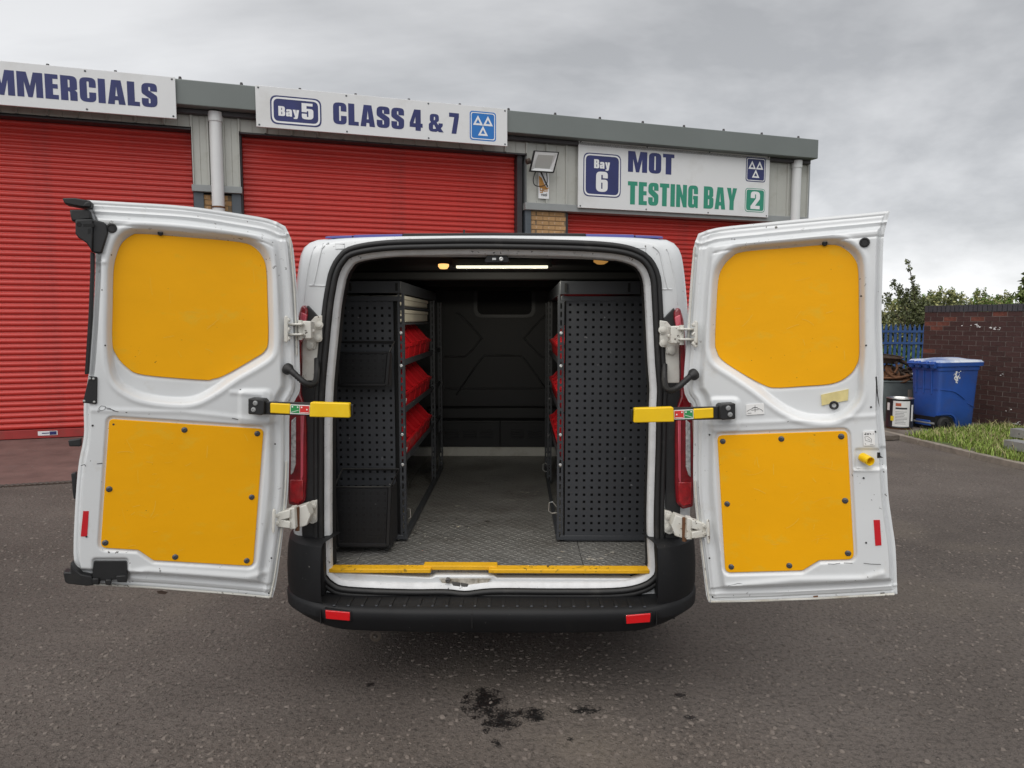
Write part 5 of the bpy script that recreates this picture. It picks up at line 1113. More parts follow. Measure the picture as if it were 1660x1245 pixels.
def rack(side, label):
    t = thing('tool_rack', label, 'rack', (VC + side * .6, RY, FLZ))
    if side < 0:
        xo, xi = VC - .80, vy(651, 600, RY)[0]; ztop = vy(600, 456, RY)[2]; zh = vy(600, 476, RY)[2]
        p = perf(541, 643, 481, 876, RY, 8, 33); yend = 4.72; yend2 = 5.15
    else:
        xo, xi = VC + .80, vy(909, 600, RY)[0]; ztop = vy(960, 456, RY)[2]; zh = vy(960, 478, RY)[2]
        p = perf(918, 1063, 488, 877, RY, 12, 33); yend = 4.72; yend2 = 5.15
    p.build('perforated_panel', M['rack'], t)
    zb = FLZ + .012
    xa, xb = sorted((xo, xi)); q = MB(); q.box(xa + .02, xb - .01, RY + .035, RY + .04, zb, zh - .02); q.build('dark_backing', M['lining'], t)  # dark sheet added behind the holes, standing in for the unlit interior
    # end frame
    q = MB(); z0, z1 = zb, vy(960, 484, RY)[2]
    for za, zz2 in ((zb, zb + .022), (z1 - .012, z1 + .012)):
        q = MB(); q.box(xa, xb, RY - .006, RY + .02, za, zz2); q.build('end_rail', M['rack'], t, bevel=.002)
    for yy, xx in ((RY - .005, xi), (yend, xi), (yend2, xi + side * -.0), (RY + .02, xo - side * .02)):
        q = MB(); slotted(q, xx, yy, zb, zh, sx=-side); up = q.build('upright', M['rack'], t)
        if yy < RY + .01:
            for zc in (1.60, 1.44, 1.10, .95):
                c = MB(); c.lathe((xx, yy - .001, zc - .0), (0, -1, 0), [(.008, 0), (.008, .004), (.004, .005), (0, .004)], 8); c.build('rack_bolt', M['steel'], up)
    # top tray with lipped front
    q = MB(); ta, tb = (vy(556, 460, RY)[0], xi + .004) if side < 0 else (xi - .006, vy(1037, 460, RY)[0])
    q.box(ta, tb, RY - .02, RY - .014, zh + .002, ztop); q.box(tb - .006 if side < 0 else ta, tb if side < 0 else ta + .006, RY - .013, 4.9, zh + .002 , ztop); q.box(ta + .007, tb - .007, RY - .012, 4.9, zh + .004, zh + .010)
    tr = q.build('top_tray', M['rack'], t, bevel=.0015)
    q = MB()
    for fx in (.07, .86):
        xx = lerp(ta, tb, fx if side > 0 else 1 - fx)
        q.box(xx - .006, xx + .006, RY - .0225, RY - .0205, zh + .012, ztop - .010)
    q.build('tray_slot', M['lining'], tr)
    # shelves, tilted towards the aisle
    for zc in SHZ:
        q = MB(); xin, xout = xi, xo
        q.prism([(xin, RY + .04, zc), (xout, RY + .04, zc + .05), (xout, RY + .04, zc + .044), (xin, RY + .04, zc - .006)], (0, yend2 - RY - .06, 0))
        q.box(*(sorted((xin - .003, xin + .003))), RY + .04, yend2, zc - .008, zc + .022)
        q.build('shelf', M['rack'], t)
    q = MB(); q.box(*sorted((xi - .004, xi + .018 * -side)), RY, yend2, zb, zb + .03); q.build('base_rail', M['rack'], t)
    q = MB(); q.box(xo - .004, xo + .004, RY, yend2, zb, zh); q.build('back_sheet', M['rack'], t)
    # diagonal brace of the second bay
    q = MB(); q.box(*sorted((xi - .002, xi + .002)), yend, yend + .43, .70, .86); q.build('side_gusset', M['rack'], t)
    return t, xi, xo, yend
SHZ = [1.445, 1.205, .955]
rL = rack(-1, 'black steel tool rack along the left wall of the load bay'); rR = rack(1, 'black steel tool rack along the right wall of the load bay')
# picking bins
def bin_parts(side):
    """open-fronted bin, front towards the aisle; local x points to the aisle"""
    b = MB(); w, dep, hb, hf = .192, .30, .180, .092; th = .004; s = -side
    def P(x, y, z): return (s * x, y, z)
    y0, y1 = -w / 2, w / 2
    prof = [(0, 0), (0, hf), (-.02, hf + .004), (-.125, hb), (-dep, hb), (-dep, 0)]
    for ya, yb in ((y0, y0 + th), (y1 - th, y1)):
        b.prism([P(x, ya, z) for x, z in prof], (0, yb - ya, 0))
    b.prism([P(0, y0 + th, 0), P(0, y0 + th, hf), P(-th, y0 + th, hf), P(-th, y0 + th, 0)], (0, w - 2 * th, 0))
    b.prism([P(.008, y0 - .002, hf - .012), P(.008, y0 - .002, hf + .004), P(0.001, y0 - .002, hf + .004), P(0.001, y0 - .002, hf - .012)], (0, w + .004, 0))
    b.prism([P(-th, y0 + th, 0), P(-th, y0 + th, th), P(-dep, y0 + th, th), P(-dep, y0 + th, 0)], (0, w - 2 * th, 0))
    b.prism([P(-dep, y0 + th, th), P(-dep, y0 + th, hb), P(-dep + th, y0 + th, hb), P(-dep + th, y0 + th, th)], (0, w - 2 * th, 0))
    body = b.mesh('picking_bin', M['binred'])
    rims = []
    for ya, yb in ((y0 - .003, y0 + th + .003), (y1 - th - .003, y1 + .003)):
        pr = [(-.002, hf + .003), (-.02, hf + .008), (-.125, hb + .004), (-dep, hb + .004), (-dep, hb - .006), (-.122, hb - .008), (-.022, hf - .004), (-.002, hf - .006)]
        r = MB(); r.prism([P(x, ya, z) for x, z in pr], (0, yb - ya, 0)); rims.append(r.mesh('rim', M['binred']))
    return body, rims
BINS = {-1: bin_parts(-1), 1: bin_parts(1)}
pos_w = ['nearest in', 'second nearest in', 'middle one in', 'second farthest in', 'farthest in']
row_w = ['the top bin row', 'the middle bin row', 'the bottom bin row']
for side, (t, xi, xo, yend), nm in ((-1, rL, 'left'), (1, rR, 'right')):
    for r_, zc in enumerate(SHZ):
        for k in range(5):
            if side > 0 and k == 0 and False: continue
            y = RY + .145 + k * .215
            lab = f'red plastic bin, {pos_w[k]} {row_w[r_]} on the {nm} rack'
            xx = xi + side * (.012)
            o = link('picking_bin', BINS[side][0], loc=(xx, y, zc + .004), rot=(0, side * -math.radians(9.5), 0)); tag(o, lab, 'storage bin', 'red picking bins on the racks')
            for rm in BINS[side][1]:
                e_ = bpy.data.objects.new('rim', rm); COL.objects.link(e_); e_.parent = o
            if side < 0 and k == 0 and r_ > 0:
                q = MB(); q.box(.0085, .0095, -.085, -.045, .03, .062); e2 = bpy.data.objects.new('label_card', q.mesh('label_card', M['paper'])); COL.objects.link(e2); e2.parent = o
# pale cases above the left bins
xi = rL[1]
for k, (z0, z1, nm) in enumerate(((1.652, 1.715, 'lower'), (1.735, 1.785, 'upper'))):
    cs = thing('drawer_case', f'pale beige tool case, the {nm} of the two above the left bins', 'tool case', (xi - .15, RY + .5, z0), 'pale cases on the left rack')
    q = MB(); q.box(xi - .32, xi - .01, RY + .05, RY + 1.08, z0, z1); q.build('case_body', M['beige'], cs, bevel=.008)
    q = MB(); q.box(xi - .014, xi - .004, RY + .05, RY + 1.08, z1 - .018, z1 + .002); q.build('case_lid', M['beige'], cs, bevel=.003)
q = MB(); q.box(xi - .33, xi + .0, RY + .04, RY + 1.15, 1.722, 1.732); q.build('top_shelf', M['rack'], rL[0])
q = MB(); q.box(xi - .33, xi + .0, RY + .04, RY + 1.15, 1.640, 1.650); q.build('top_shelf', M['rack'], rL[0])
# mesh pocket and mesh basket on the left rack end
def wire_basket(name, label, pxs, y0, y1, pitch, flare):
    (xa, ya, xb, yb) = pxs; a, c = vy(xa, ya, y0), vy(xb, yb, y0); x0, x1, z1, z0 = a[0], c[0], a[2], c[2]
    t = thing(name, label, 'basket', ((x0 + x1) / 2, y0, z0))
    b = MB(); zt = z1 - .03
    b.tube([(x0, y0, z1), (x1, y0, z1 - flare), (x1 + .015, y1, z1 + .05), (x0, y1, z1 + .05), (x0, y0, z1)], .006, 6)
    b.tube([(x0 + .02, y0, z0 + .02), (x1 - .02, y0, z0 + .02)], .010, 6); b.tube([(x0, y0, z1), (x0 + .015, y0, z0 + .02)], .009, 6); b.tube([(x1, y0, z1 - flare), (x1 - .015, y0, z0 + .02)], .012, 6)
    b.build('frame', M['mesh'], t, smooth=50)
    for nm_, u0, u1, fx in (('front_mesh', x0, x1, lambda u, z: (u, y0, z)), ('side_mesh', y0, y1, lambda u, z: (x1, u, z)), ('floor_mesh', x0, x1, None)):
        b = MB(); r = .0016
        if nm_ == 'floor_mesh':
            b.box(x0 + .01, x1 - .01, y0, y1, z0 + .008, z0 + .014)
        else:
            n = int((u1 - u0) / pitch); m = int((zt - z0) / pitch)
            for k in range(n + 1):
                u = lerp(u0, u1, k / n); p, q2 = fx(u, z0 + .01), fx(u, z1 - .01)
                b.add([V(*p) - V(r, 0, 0) - V(0, r if nm_[0] == 's' else 0, 0), V(*p) + V(r, 0, 0) + V(0, r if nm_[0] == 's' else 0, 0), V(*q2) + V(r, 0, 0) + V(0, r if nm_[0] == 's' else 0, 0), V(*q2) - V(r, 0, 0) - V(0, r if nm_[0] == 's' else 0, 0)], [(0, 1, 2, 3)])
            for k in range(m + 1):
                z = lerp(z0 + .01, z1 - .01, k / m); p, q2 = fx(u0, z), fx(u1, z); b.add([V(*p) - V(0, .001, r), V(*q2) - V(0, .001, r), V(*q2) - V(0, .001, -r), V(*p) - V(0, .001, -r)], [(0, 1, 2, 3)])
        b.build(nm_, M['mesh'], t)
    return t
wire_basket('mesh_basket', 'tall black mesh basket at the foot of the left rack', (541, 790, 634, 890), 3.28, RY - .02, .0062, .0)
wire_basket('mesh_pocket', 'shallow black mesh pocket hooked on the left rack end panel', (545, 572, 632, 630), 3.40, RY - .01, .0062, .0)
for px, py, in ((656, 832), (899, 822), (887, 757)):
    dep = RY + .05 if py > 800 else 4.9
    s = -1 if px < 700 else 1; c = vy(px, py, dep)
    t = thing('lashing_ring', {656: 'bright wire lashing ring at the foot of the left rack', 899: 'bright wire lashing ring at the near foot of the right rack', 887: 'bright wire lashing ring deep inside beside the right rack'}[px], 'ring', c, 'wire lashing rings')
    b = MB(); q = [(-.012 * s, .0), (.010 * s, .028), (.028 * s, .022), (.030 * s, -.02), (.012 * s, -.032), (-.012 * s, -.03)]
    b.tube([c + V(-x if s > 0 else -x, 0, z) for x, z in q], .0035, 6); b.build('wire', M['steel'], t)
    b = MB(); b.lathe(c + V(.012 * s, 0, .0), (s, 0, 0), [(.008, 0), (.008, .02), (0, .02)], 8); b.build('ring_boss', M['rack'], t)
# paint splashes and litter on the load floor
b = MB()
for px, py, n, sp in ((858, 798, 9, 10), (740, 855, 5, 8), (660, 845, 6, 8), (975, 905, 8, 22), (700, 870, 4, 20), (940, 900, 6, 30), (745, 822, 3, 5)):
    for k in range(n):
        c = gr(px + random.gauss(0, sp), py + random.gauss(0, sp * .25), .5595); r = random.uniform(.003, .011); m = 7
        b.add([c + V(r * (1 + .5 * random.random()) * math.cos(2 * PI * j / m), r * random.uniform(.6, 1.5) * math.sin(2 * PI * j / m), random.random() * .001) for j in range(m)], [tuple(range(m))])
b.build('paint_splash', M['rawmetal'], van)

# ==================================================================== YARD ON THE RIGHT
KZ = .07
kerb_px = [(1350,690),(1400,699),(1438.5,707.6),(1504,723.6),(1565,738.8),(1660,760.7),(1760,783)]
KP = [gr(*p) for p in kerb_px]; d = KP[-1] - KP[-2]; KP.append(KP[-1] + d / np.linalg.norm(d) * 6)
WP0, WP1 = gr(1490, 680), gr(1660, 704); WD = (WP1 - WP0); WD /= np.linalg.norm(WD); WN = V(WD[1], -WD[0], 0)
if WN[0] > 0: WN = -WN
# verge: soil sheet from the kerb back to the wall
back = [V(30, 30, 0), V(2.0, 30, 0)]
mb = MB(); poly = [p + V(0, 0, KZ - .01) for p in KP] + [V(12, 3, KZ - .01), V(30, 8, KZ - .01)] + [V(30, 30, KZ - .01), V(4.2, 30, KZ - .01)]
mb.add(poly, [tuple(range(len(poly)))]); tag(mb.build('verge', M['soil']), kind='structure')
kb = thing('kerb', 'weathered concrete kerb between the asphalt and the grass verge', 'kerb', KP[2]); kb['kind'] = 'structure'
L = [0.0]
for i in range(len(KP) - 1): L.append(L[-1] + float(np.linalg.norm(KP[i + 1] - KP[i])))
def kat(s):
    i = min(max(0, int(np.searchsorted(L, s)) - 1), len(L) - 2); t = (s - L[i]) / (L[i + 1] - L[i]); return KP[i] * (1 - t) + KP[i + 1] * t
s = 0
while s < L[-1] - .9:
    a, c = kat(s), kat(s + .9); d = (c - a) / np.linalg.norm(c - a); nn = V(-d[1], d[0], 0)
    mb = MB(); mb.obox((a + c) / 2 + nn * .0 + V(0, 0, KZ / 2 - .02 + random.uniform(-.004, .004)), d, nn, (0, 0, 1), .446, .045, KZ / 2 + .022); mb.build('kerb_stone', M['kerb'], kb, bevel=.008); s += .9
# slab the bin stands on
sl_ = [gr(1380,700,KZ), gr(1440,707,KZ), gr(1484,704,KZ), gr(1602,692,KZ), gr(1602,684,KZ), gr(1440,672,KZ), gr(1380,672,KZ)]
mb = MB(); mb.prism([p - V(0, 0, .0) for p in sl_], (0, 0, -.06)); tag(mb.build('slab', M['conc']), kind='structure')

# ---- boundary wall
wall = thing('boundary_wall', 'long dark brown brick yard wall with blue-black coping behind the bin', 'wall', WP0)
WH = 1.80; WL_ = 6.0
mb = MB(); mb.obox(WP0 + WD * WL_ / 2 - WN * .12 + V(0, 0, WH / 2), WD, WN, (0, 0, 1), WL_ / 2, .113, WH / 2); mb.build('wall_core', M['mortar2'], wall)
q = MB(); q.obox((0, 0, 0), WD, WN, (0, 0, 1), .1055, .05, .0325); WB = q.mesh('brick', M['brickbrown']); q = MB(); q.obox((0, 0, 0), WD, WN, (0, 0, 1), .1055, .048, .0325); WBR = q.mesh('spalled_brick', M['brickred'])
q = MB(); q.obox((0, 0, 0), WD, WN, (0, 0, 1), .052, .05, .0325); WBH = q.mesh('brick', M['brickbrown'])
nb = 0; restb = MB()
spalled = {(1, 1), (2, 0), (2, 1), (3, 0), (1, 3), (8, 0), (0, 5)}
for row in range(24):
    z = WH - .0375 - row * .075
    off = .1125 if row % 2 else 0.0
    if row % 2: link('brick', WBH, wall, loc=WP0 + WD * .056 - WN * .05 + V(0, 0, z))
    k = 0
    while off + (k + 1) * .225 <= WL_ + .01:
        p = WP0 + WD * (off + (k + .5) * .225) - WN * (.052 + random.uniform(-.0025, .0025)) + V(0, 0, z)
        if k < 12 and nb < 280:
            sp = (row, k) in spalled; o = link('brick', WBR if sp else WB, wall, loc=p); nb += 1
            if sp: o['label'] = 'spalled orange-red brick'
        else: restb.obox(p, WD, WN, (0, 0, 1), .1055, .05, .0325)
        k += 1
restb.build('brickwork', M['brickbrown'], wall)['kind'] = 'stuff'
q = MB(); q.obox((0, 0, 0), WD, WN, (0, 0, 1), .0325, .125, .0525); CB = q.mesh('coping_brick', M['coping'])
for k in range(int(WL_ / .075)): link('coping_brick', CB, wall, loc=WP0 + WD * (.0375 + k * .075) - WN * .118 + V(0, 0, WH + .056 + random.uniform(-.003, .003)))
# short return of the wall at its far end
# white paint smears on the wall
b = MB()
for px, py, n, sp in ((1590, 528, 9, 12), (1610, 532, 5, 6), (1622, 606, 2, 2), (1648, 686, 7, 4), (1635, 665, 2, 3), (1616, 533, 3, 3)):
    for k in range(n):
        c = onp(px + random.gauss(0, sp), py + random.gauss(0, 1.6), WP0 + WN * .004, WN); r = random.uniform(.004, .016); m = 7
        b.add([c + WD * r * 1.6 * random.uniform(.5, 1.3) * math.cos(2 * PI * j / m) + V(0, 0, r * .7 * random.uniform(.5, 1.3) * math.sin(2 * PI * j / m)) for j in range(m)], [tuple(range(m))])
b.build('paint_smear', M['paper'], wall)

# ---- palisade fence
FY0 = V(4.2, 15.2, 0); FD = V(1, -.12, 0); FD /= np.linalg.norm(FD)
fe = thing('palisade_fence', 'blue steel palisade fence behind the scrap tub', 'fence', FY0)
FNn = V(FD[1], -FD[0], 0)
q = MB(); pts = [(-.026, 0), (-.026, 1.52), (0, 1.60), (.026, 1.52), (.026, 0)]; q.prism([FD * x + V(0, 0, z) for x, z in pts], FNn * -.012); pm = q.mesh('pale', M['fence'])
for k in range(60): link('pale', pm, fe, loc=FY0 + FD * (k * .092) + V(0, 0, random.uniform(-.01, .01)))
for z in (1.44, 1.20, .35):
    q = MB(); q.obox(FY0 + FD * 2.75 + V(0, 0, z) + FNn * .012, FD, FNn, (0, 0, 1), 2.8, .012, .022); q.build('rail', M['fence'], fe)

# ---- blue wheeled bin
BC = gr(1519, 698, KZ); BA = V(-.30, .954, 0); BB = V(-BA[1], BA[0], 0)
if BB[0] < 0: BB = -BB
la, lb, hh = .44, .68, 1.03
bn = thing('wheeled_bin', 'large blue plastic wheeled bin with a pale-blotched lid against the brick wall', 'bin', BC)
def bp_(u, v, z): return BC + BA * u + BB * v + V(0, 0, z * .965)
# body rings: u along the wheeled end, v along the long side; tapered outwards to the top
def bring(z, ext, r=.06, notch=0.0):
    out = []
    o = arcs([(-ext + notch * 0, -ext, r), (la + ext, -ext, r), (la + ext, lb + ext * .6, r), (-ext, lb + ext * .6, r)], 4)
    return [bp_(u, v + notch * max(0, 1 - (v + ext) / .30) if False else v, z) for u, v in o]
mb = MB(); mb.rings([bring(.02, -.02), bring(.05, 0.0), bring(.35, .012), bring(.7, .028), bring(.90, .038), bring(.905, .050), bring(.985, .056), bring(.99, .04)], cap=True); body = mb.build('bin_body', M['binblue'], bn, smooth=45)
# wheel housing: rounded arch swelling at the wheeled corner, and recess under it
q = MB(); ar = [(.34 * (1 - k / 10) if k < 10 else 0, 0) for k in range(1)]
arch = [(-.02, .25), (.10, .255), (.20, .25), (.27, .22), (.31, .16), (.325, .08), (.33, .03)]
archs = catmull([V(*p) for p in arch], 5, False)
q.rings([[bp_(-.018 - .004, v, z) for v, z in archs], [bp_(-.034, v, z + .004) for v, z in archs], [bp_(-.034, v - .012, z - .016) for v, z in archs], [bp_(.02, v - .014, z - .018) for v, z in archs]], closed=False); q.build('wheel_arch', M['binblue'], bn, smooth=50)
q = MB(); pts = [(-.06, .0), (.30, .0), (.295, .10), (.26, .18), (.18, .215), (-.06, .22)]; q.prism([bp_(-.006, v, z) for v, z in pts], BA * .012 * -1); q.build('arch_recess', M['black'], bn)
q = MB(); q.prism([bp_(u, -.004, z) for u, z in ((.0, .02), (la, .02), (la, .20), (0, .20))], BB * -.012); q.build('axle_recess', M['black'], bn)
q = MB(); q.tube([bp_(-.0, -.03, .10), bp_(la, -.03, .10)], .016, 8); q.box; q.build('axle', M['galv'], bn)
q = MB(); q.prism([bp_(u, -.02, z) for u, z in ((.08, .06), (la - .08, .06), (la - .1, .14), (.1, .14))], BB * -.02); q.build('axle_cover', M['binblue'], bn, bevel=.006)
for u in (-.045, la - .02):
    q = MB(); q.lathe(bp_(u, .06 if u < 0 else -.02, .10), BA, [(.04, -.028), (.085, -.03), (.1, -.018), (.1, .018), (.085, .03), (.04, .028)], 22); w = q.build('wheel', M['tyre'], bn, smooth=40)
    q = MB(); q.lathe(bp_(u, .06 if u < 0 else -.02, .10), BA, [(.0, -.024), (.02, -.026), (.035, -.018), (.06, -.014), (.062, .014), (0, .02)], 16); q.build('hub', M['black'], w, smooth=40)
# ribs on the wheeled end
for u in (.10, .24, .37):
    q = MB(); q.tube([bp_(u, -.030, .55), bp_(u, -.047, .90)], .010, 6); q.build('rib', M['binblue'], bn, smooth=50)
for pts in ([(.0, .62), (.26, .58), (.46, .46)], [(.52, .40), (.66, .33)]):
    q = MB(); q.tube([bp_(-.024 - .02 * (z - .35), v, z) for v, z in catmull([V(*p) for p in pts], 6, False)] if len(pts) > 2 else [bp_(-.016, v, z) for v, z in pts], .0055, 6); q.build('seam_line', M['binblue'], bn, smooth=50)
q = MB(); q.tube([bp_(u, -.026, .62) for u in (0, la)], .005, 6); q.build('seam_line', M['binblue'], bn, smooth=50)
# lid
def lring(z, e, c=0): return [bp_(u, v, z) for u, v in arcs([(-.05 - e, -.055 - e, .05), (la + .05 + e, -.055 - e, .05), (la + .05 + e, lb + .06 + e, .06), (-.05 - e, lb + .06 + e, .06)], 4)]
mb = MB(); mb.rings([lring(.992, 0), lring(.985, .018), lring(1.03, .022), lring(1.055, .0), lring(1.062, -.06), lring(1.066, -.12), lring(1.086, -.20), lring(1.09, -.28)], cap=True); ld = mb.build('lid', M['binlid'], bn, smooth=35)
mb = MB(); mb.rings([lring(.972, .0), lring(.968, .021), lring(1.022, .0255), lring(1.024, .018)]); mb.build('lid_rim', M['binblue'], bn, smooth=35)
for u in (.04, .16, .30, la - .02):
    q = MB(); q.prism([bp_(u - .035, v, z) for v, z in ((-.05, .93), (-.05, 1.04), (-.12, 1.035), (-.125, .98), (-.10, .93))], BA * .07); q.build('hinge_lug', M['binblue'], bn, bevel=.01)
q = MB(); q.tube([bp_(-.02, -.125, 1.0), bp_(la + .02, -.125, 1.0)], .014, 8); q.build('handle_bar', M['binblue'], bn, smooth=50)
# torn sticker remnant
b = MB()
for k in range(46):
    v, z = .27 + random.gauss(0, .03), .80 + random.gauss(0, .045); r = random.uniform(.007, .016); m = 6
    b.add([bp_(-.036 - .033 * (z - .8), v + r * random.uniform(.5, 1.3) * math.cos(2 * PI * j / m) , z + 1.2 * r * random.uniform(.5, 1.3) * math.sin(2 * PI * j / m)) for j in range(m)], [tuple(range(m))])
b.build('sticker_remnant', M['paper'], bn)

# ---- scrap tub and scrap
TCn = V(6.02, 11.55, KZ)
tb_ = thing('metal_tub', 'grey metal tub filled with rusty scrap beside the blue bin', 'tub', TCn)
def tring(r, z, sx=1.0): return [TCn + V(r * math.copysign(abs(math.cos(a)) ** .5, math.cos(a)) * sx, .75 * r * math.copysign(abs(math.sin(a)) ** .5, math.sin(a)), z) for a in [2 * PI * k / 32 for k in range(32)]]
mb = MB(); mb.rings([tring(.40, .0), tring(.44, .30), tring(.48, .62), tring(.50, .63), tring(.50, .65), tring(.47, .65), tring(.44, .35), tring(.40, .30)], cap=True); mb.build('tub_wall', M['tub'], tb_, smooth=40)
def scrap_disc(c, ax, r, lab):
    t = thing('brake_disc', lab, 'scrap disc', c, 'rusty scrap in the tub'); q = MB(); q.lathe(c, ax, [(r * .3, .0), (r * .35, .045), (r * .55, .05), (r * .57, .012), (r, .012), (r, -.012), (r * .57, -.012), (r * .3, -.0)], 24); q.build('disc', M['rust'], t, smooth=40); q = MB(); q.lathe(c, ax, [(r * .55, .0505), (r * .35, .0455), (r * .3, .02)], 24); q.build('hub_face', M['rustdk'], t, smooth=40); return t
def scrap_pipe(path, r, m, lab, name='exhaust_pipe'):
    t = thing(name, lab, 'scrap pipe', path[0], 'rusty scrap in the tub'); q = MB(); q.tube(catmull([V(*p) for p in path], 5, False), r, 8); q.build('pipe', m, t, smooth=50)
    q = MB(); e_ = V(*path[-1]); d = e_ - V(*path[-2]); q.lathe(e_, d, [(r * 1.0, -.03), (r * 1.7, -.03), (r * 1.7, 0), (r, .0)], 10); q.build('flange', M['rustdk'], t); return t
T = lambda x, y, z: TCn + V(x, y, z)
q = MB(); 
for k in range(60):
    c = T(random.uniform(-.36, .36), random.uniform(-.26, .26), .62 + .22 * random.random() ** 1.6); a = V(*np.random.default_rng(k).normal(size=3)); a /= np.linalg.norm(a); u = np.cross(a, V(.3, .5, .8)); u /= np.linalg.norm(u); w = np.cross(a, u)
    q.obox(c, a, u, w, random.uniform(.04, .14), random.uniform(.01, .05), random.uniform(.005, .02))
sc = q.build('scrap_pile', [M['rustdk']]); tag(sc, 'tangle of small rusty scrap in the grey tub', kind='stuff')
scrap_disc(T(-.12, -.28, .79), (.3, -.7, .6), .13, 'rusty brake disc tilted in the scrap beside a wire'); scrap_disc(T(.02, -.26, .70), (-.2, -.5, .8), .14, 'rusty brake disc lying flat near the tub rim'); scrap_disc(T(-.30, -.20, .72), (-.4, -.6, .6), .12, 'rusty brake disc half hidden by the van door')
scrap_pipe([T(.12, -.33, .70), T(.24, -.32, .82), T(.40, -.30, .98)], .016, M['galv'], 'straight pale steel bar leaning out of the tub', 'steel_bar')
scrap_pipe([T(-.05, -.2, .98), T(.10, -.2, .93), T(.24, -.2, .85), T(.36, -.2, .77)], .030, M['rustdk'], 'dark flat exhaust sloping down over the scrap')
scrap_pipe([T(-.24, -.32, .72), T(-.14, -.34, .76), T(-.08, -.34, .84), T(-.10, -.33, .95)], .018, M['rust'], 'curved rusty pipe rising from the scrap')
scrap_pipe([T(-.30, -.34, .69), T(-.05, -.36, .70), T(.14, -.35, .74)], .022, M['rust'], 'orange rusty pipe lying across the tub rim')
t = thing('rusty_pan', 'dark rusty pan lying on top of the scrap', 'scrap pan', T(-.18, -.05, 1.0), 'rusty scrap in the tub'); q = MB(); q.lathe(T(-.16, -.1, .93), (.05, -.1, 1), [(.0, .0), (.19, .0), (.24, .09), (.27, .095), (.27, .105), (.235, .10)], 20); q.build('pan', M['rustdk'], t, smooth=40); q = MB(); q.lathe(T(-.16, -.1, 1.02), (.05, -.1, 1), [(.272, .0), (.272, .012), (.25, .014)], 20); q.build('rim', M['rust'], t, smooth=40)

# ---- paint tin on a rusty disc
PC = gr(1457, 694, KZ); ds = thing('rusty_disc', 'flat rusty brake disc lying on the slab under the paint tin', 'scrap disc', PC)
q = MB(); q.lathe(PC, (0, 0, 1), [(.0, .0), (.165, .0), (.168, .022), (.16, .024), (0, .024)], 28); q.build('disc', M['rust'], ds, smooth=40)
tin = thing('paint_tin', 'large black paint tin with a white label standing on a rusty disc', 'tin', PC + V(0, 0, .025)); c = PC + V(0, 0, .026)
tr_, th_ = .182, .43
q = MB(); q.lathe(c, (0, 0, 1), [(.0, 0), (tr_, 0), (tr_ + .004, .006), (tr_, .012), (tr_, th_ - .012), (tr_ + .005, th_ - .006)], 36); q.build('tin_body', M['tinblk'], tin, smooth=40)
q = MB(); q.lathe(c, (0, 0, 1), [(tr_ + .005, th_ - .006), (tr_ + .003, th_), (tr_ - .008, th_), (tr_ - .02, th_ - .02), (0, th_ - .02)], 36); q.build('tin_lid', M['steel'], tin, smooth=40)
tov = math.atan2(-c[1], -c[0])
def tpatch(a0, a1, z0, z1, e, m, name):
    b = MB(); n = 10; r = tr_ + e; b.rings([[c + V(r * math.cos(tov + lerp(a0, a1, k / n)), r * math.sin(tov + lerp(a0, a1, k / n)), z) for k in range(n + 1)] for z in (z0, z1)], closed=False); return b.build(name, m, tin, smooth=60)
tpatch(-.50, .78, .02, th_ - .035, .0012, M['tinlab'], 'label'); tpatch(-.30, .10, th_ - .11, th_ - .065, .0022, M['tinred'], 'label_print'); tpatch(-.30, .55, th_ - .155, th_ - .13, .0022, M['ink'], 'label_print')
for k in range(9): tpatch(-.30, .30 + .3 * random.random(), .235 - k * .022, .240 - k * .022, .0022, M['bolt'], 'label_print')
tpatch(-.66, -.40, .10, .17, .0024, M['tinyel'], 'label_spot'); tpatch(-1.1, -.80, .25, .36, .0012, M['paper'], 'side_print'); tpatch(.95, 1.2, .1, .34, .0012, M['paper'], 'side_print')
# leaning board behind the tin
t = thing('leaning_board', 'narrow pale board leaning between the paint tin and the bin', 'board', gr(1474, 690, KZ)); g0 = gr(1474, 690, KZ); q = MB(); q.obox(g0 + V(.02, .05, .27), (1, .1, 0), (-.1, 1, 0), (.06, .15, 1), .03, .008, .27); q.build('plank', M['conc'], t)

# ---- steel channels on the grass
for k, (p, q_, z, lab) in enumerate((((1627, 727), (1700, 741), .0, 'front galvanised steel channel lying on the grass'), ((1637, 714), (1705, 725), .05, 'rear galvanised steel channel lying on the grass'))):
    a, c2 = gr(*p, KZ + .02), gr(*q_, KZ + .02); d = (c2 - a) / np.linalg.norm(c2 - a); n = V(-d[1], d[0], 0); t = thing('steel_channel', lab, 'steel channel', a, 'steel channels on the verge')
    Lc = 1.2; m_ = a + d * Lc / 2
    q = MB(); q.obox(m_ + V(0, 0, .055 + z), d, n, (0, 0, 1), Lc / 2, .006, .055); q.obox(m_ + n * .09 + V(0, 0, .104 + z), d, n, (0, 0, 1), Lc / 2, .09, .006); q.build('channel', M['galv'], t, bevel=.002)
    q = MB()
    for j in range(4): q.lathe(a + d * (.12 + .3 * j) - n * .006 + V(0, 0, .055 + z), -n, [(.009, 0), (.009, .002), (0, .0025)], 8)
    q.build('rivet_row', M['bolt'], t)

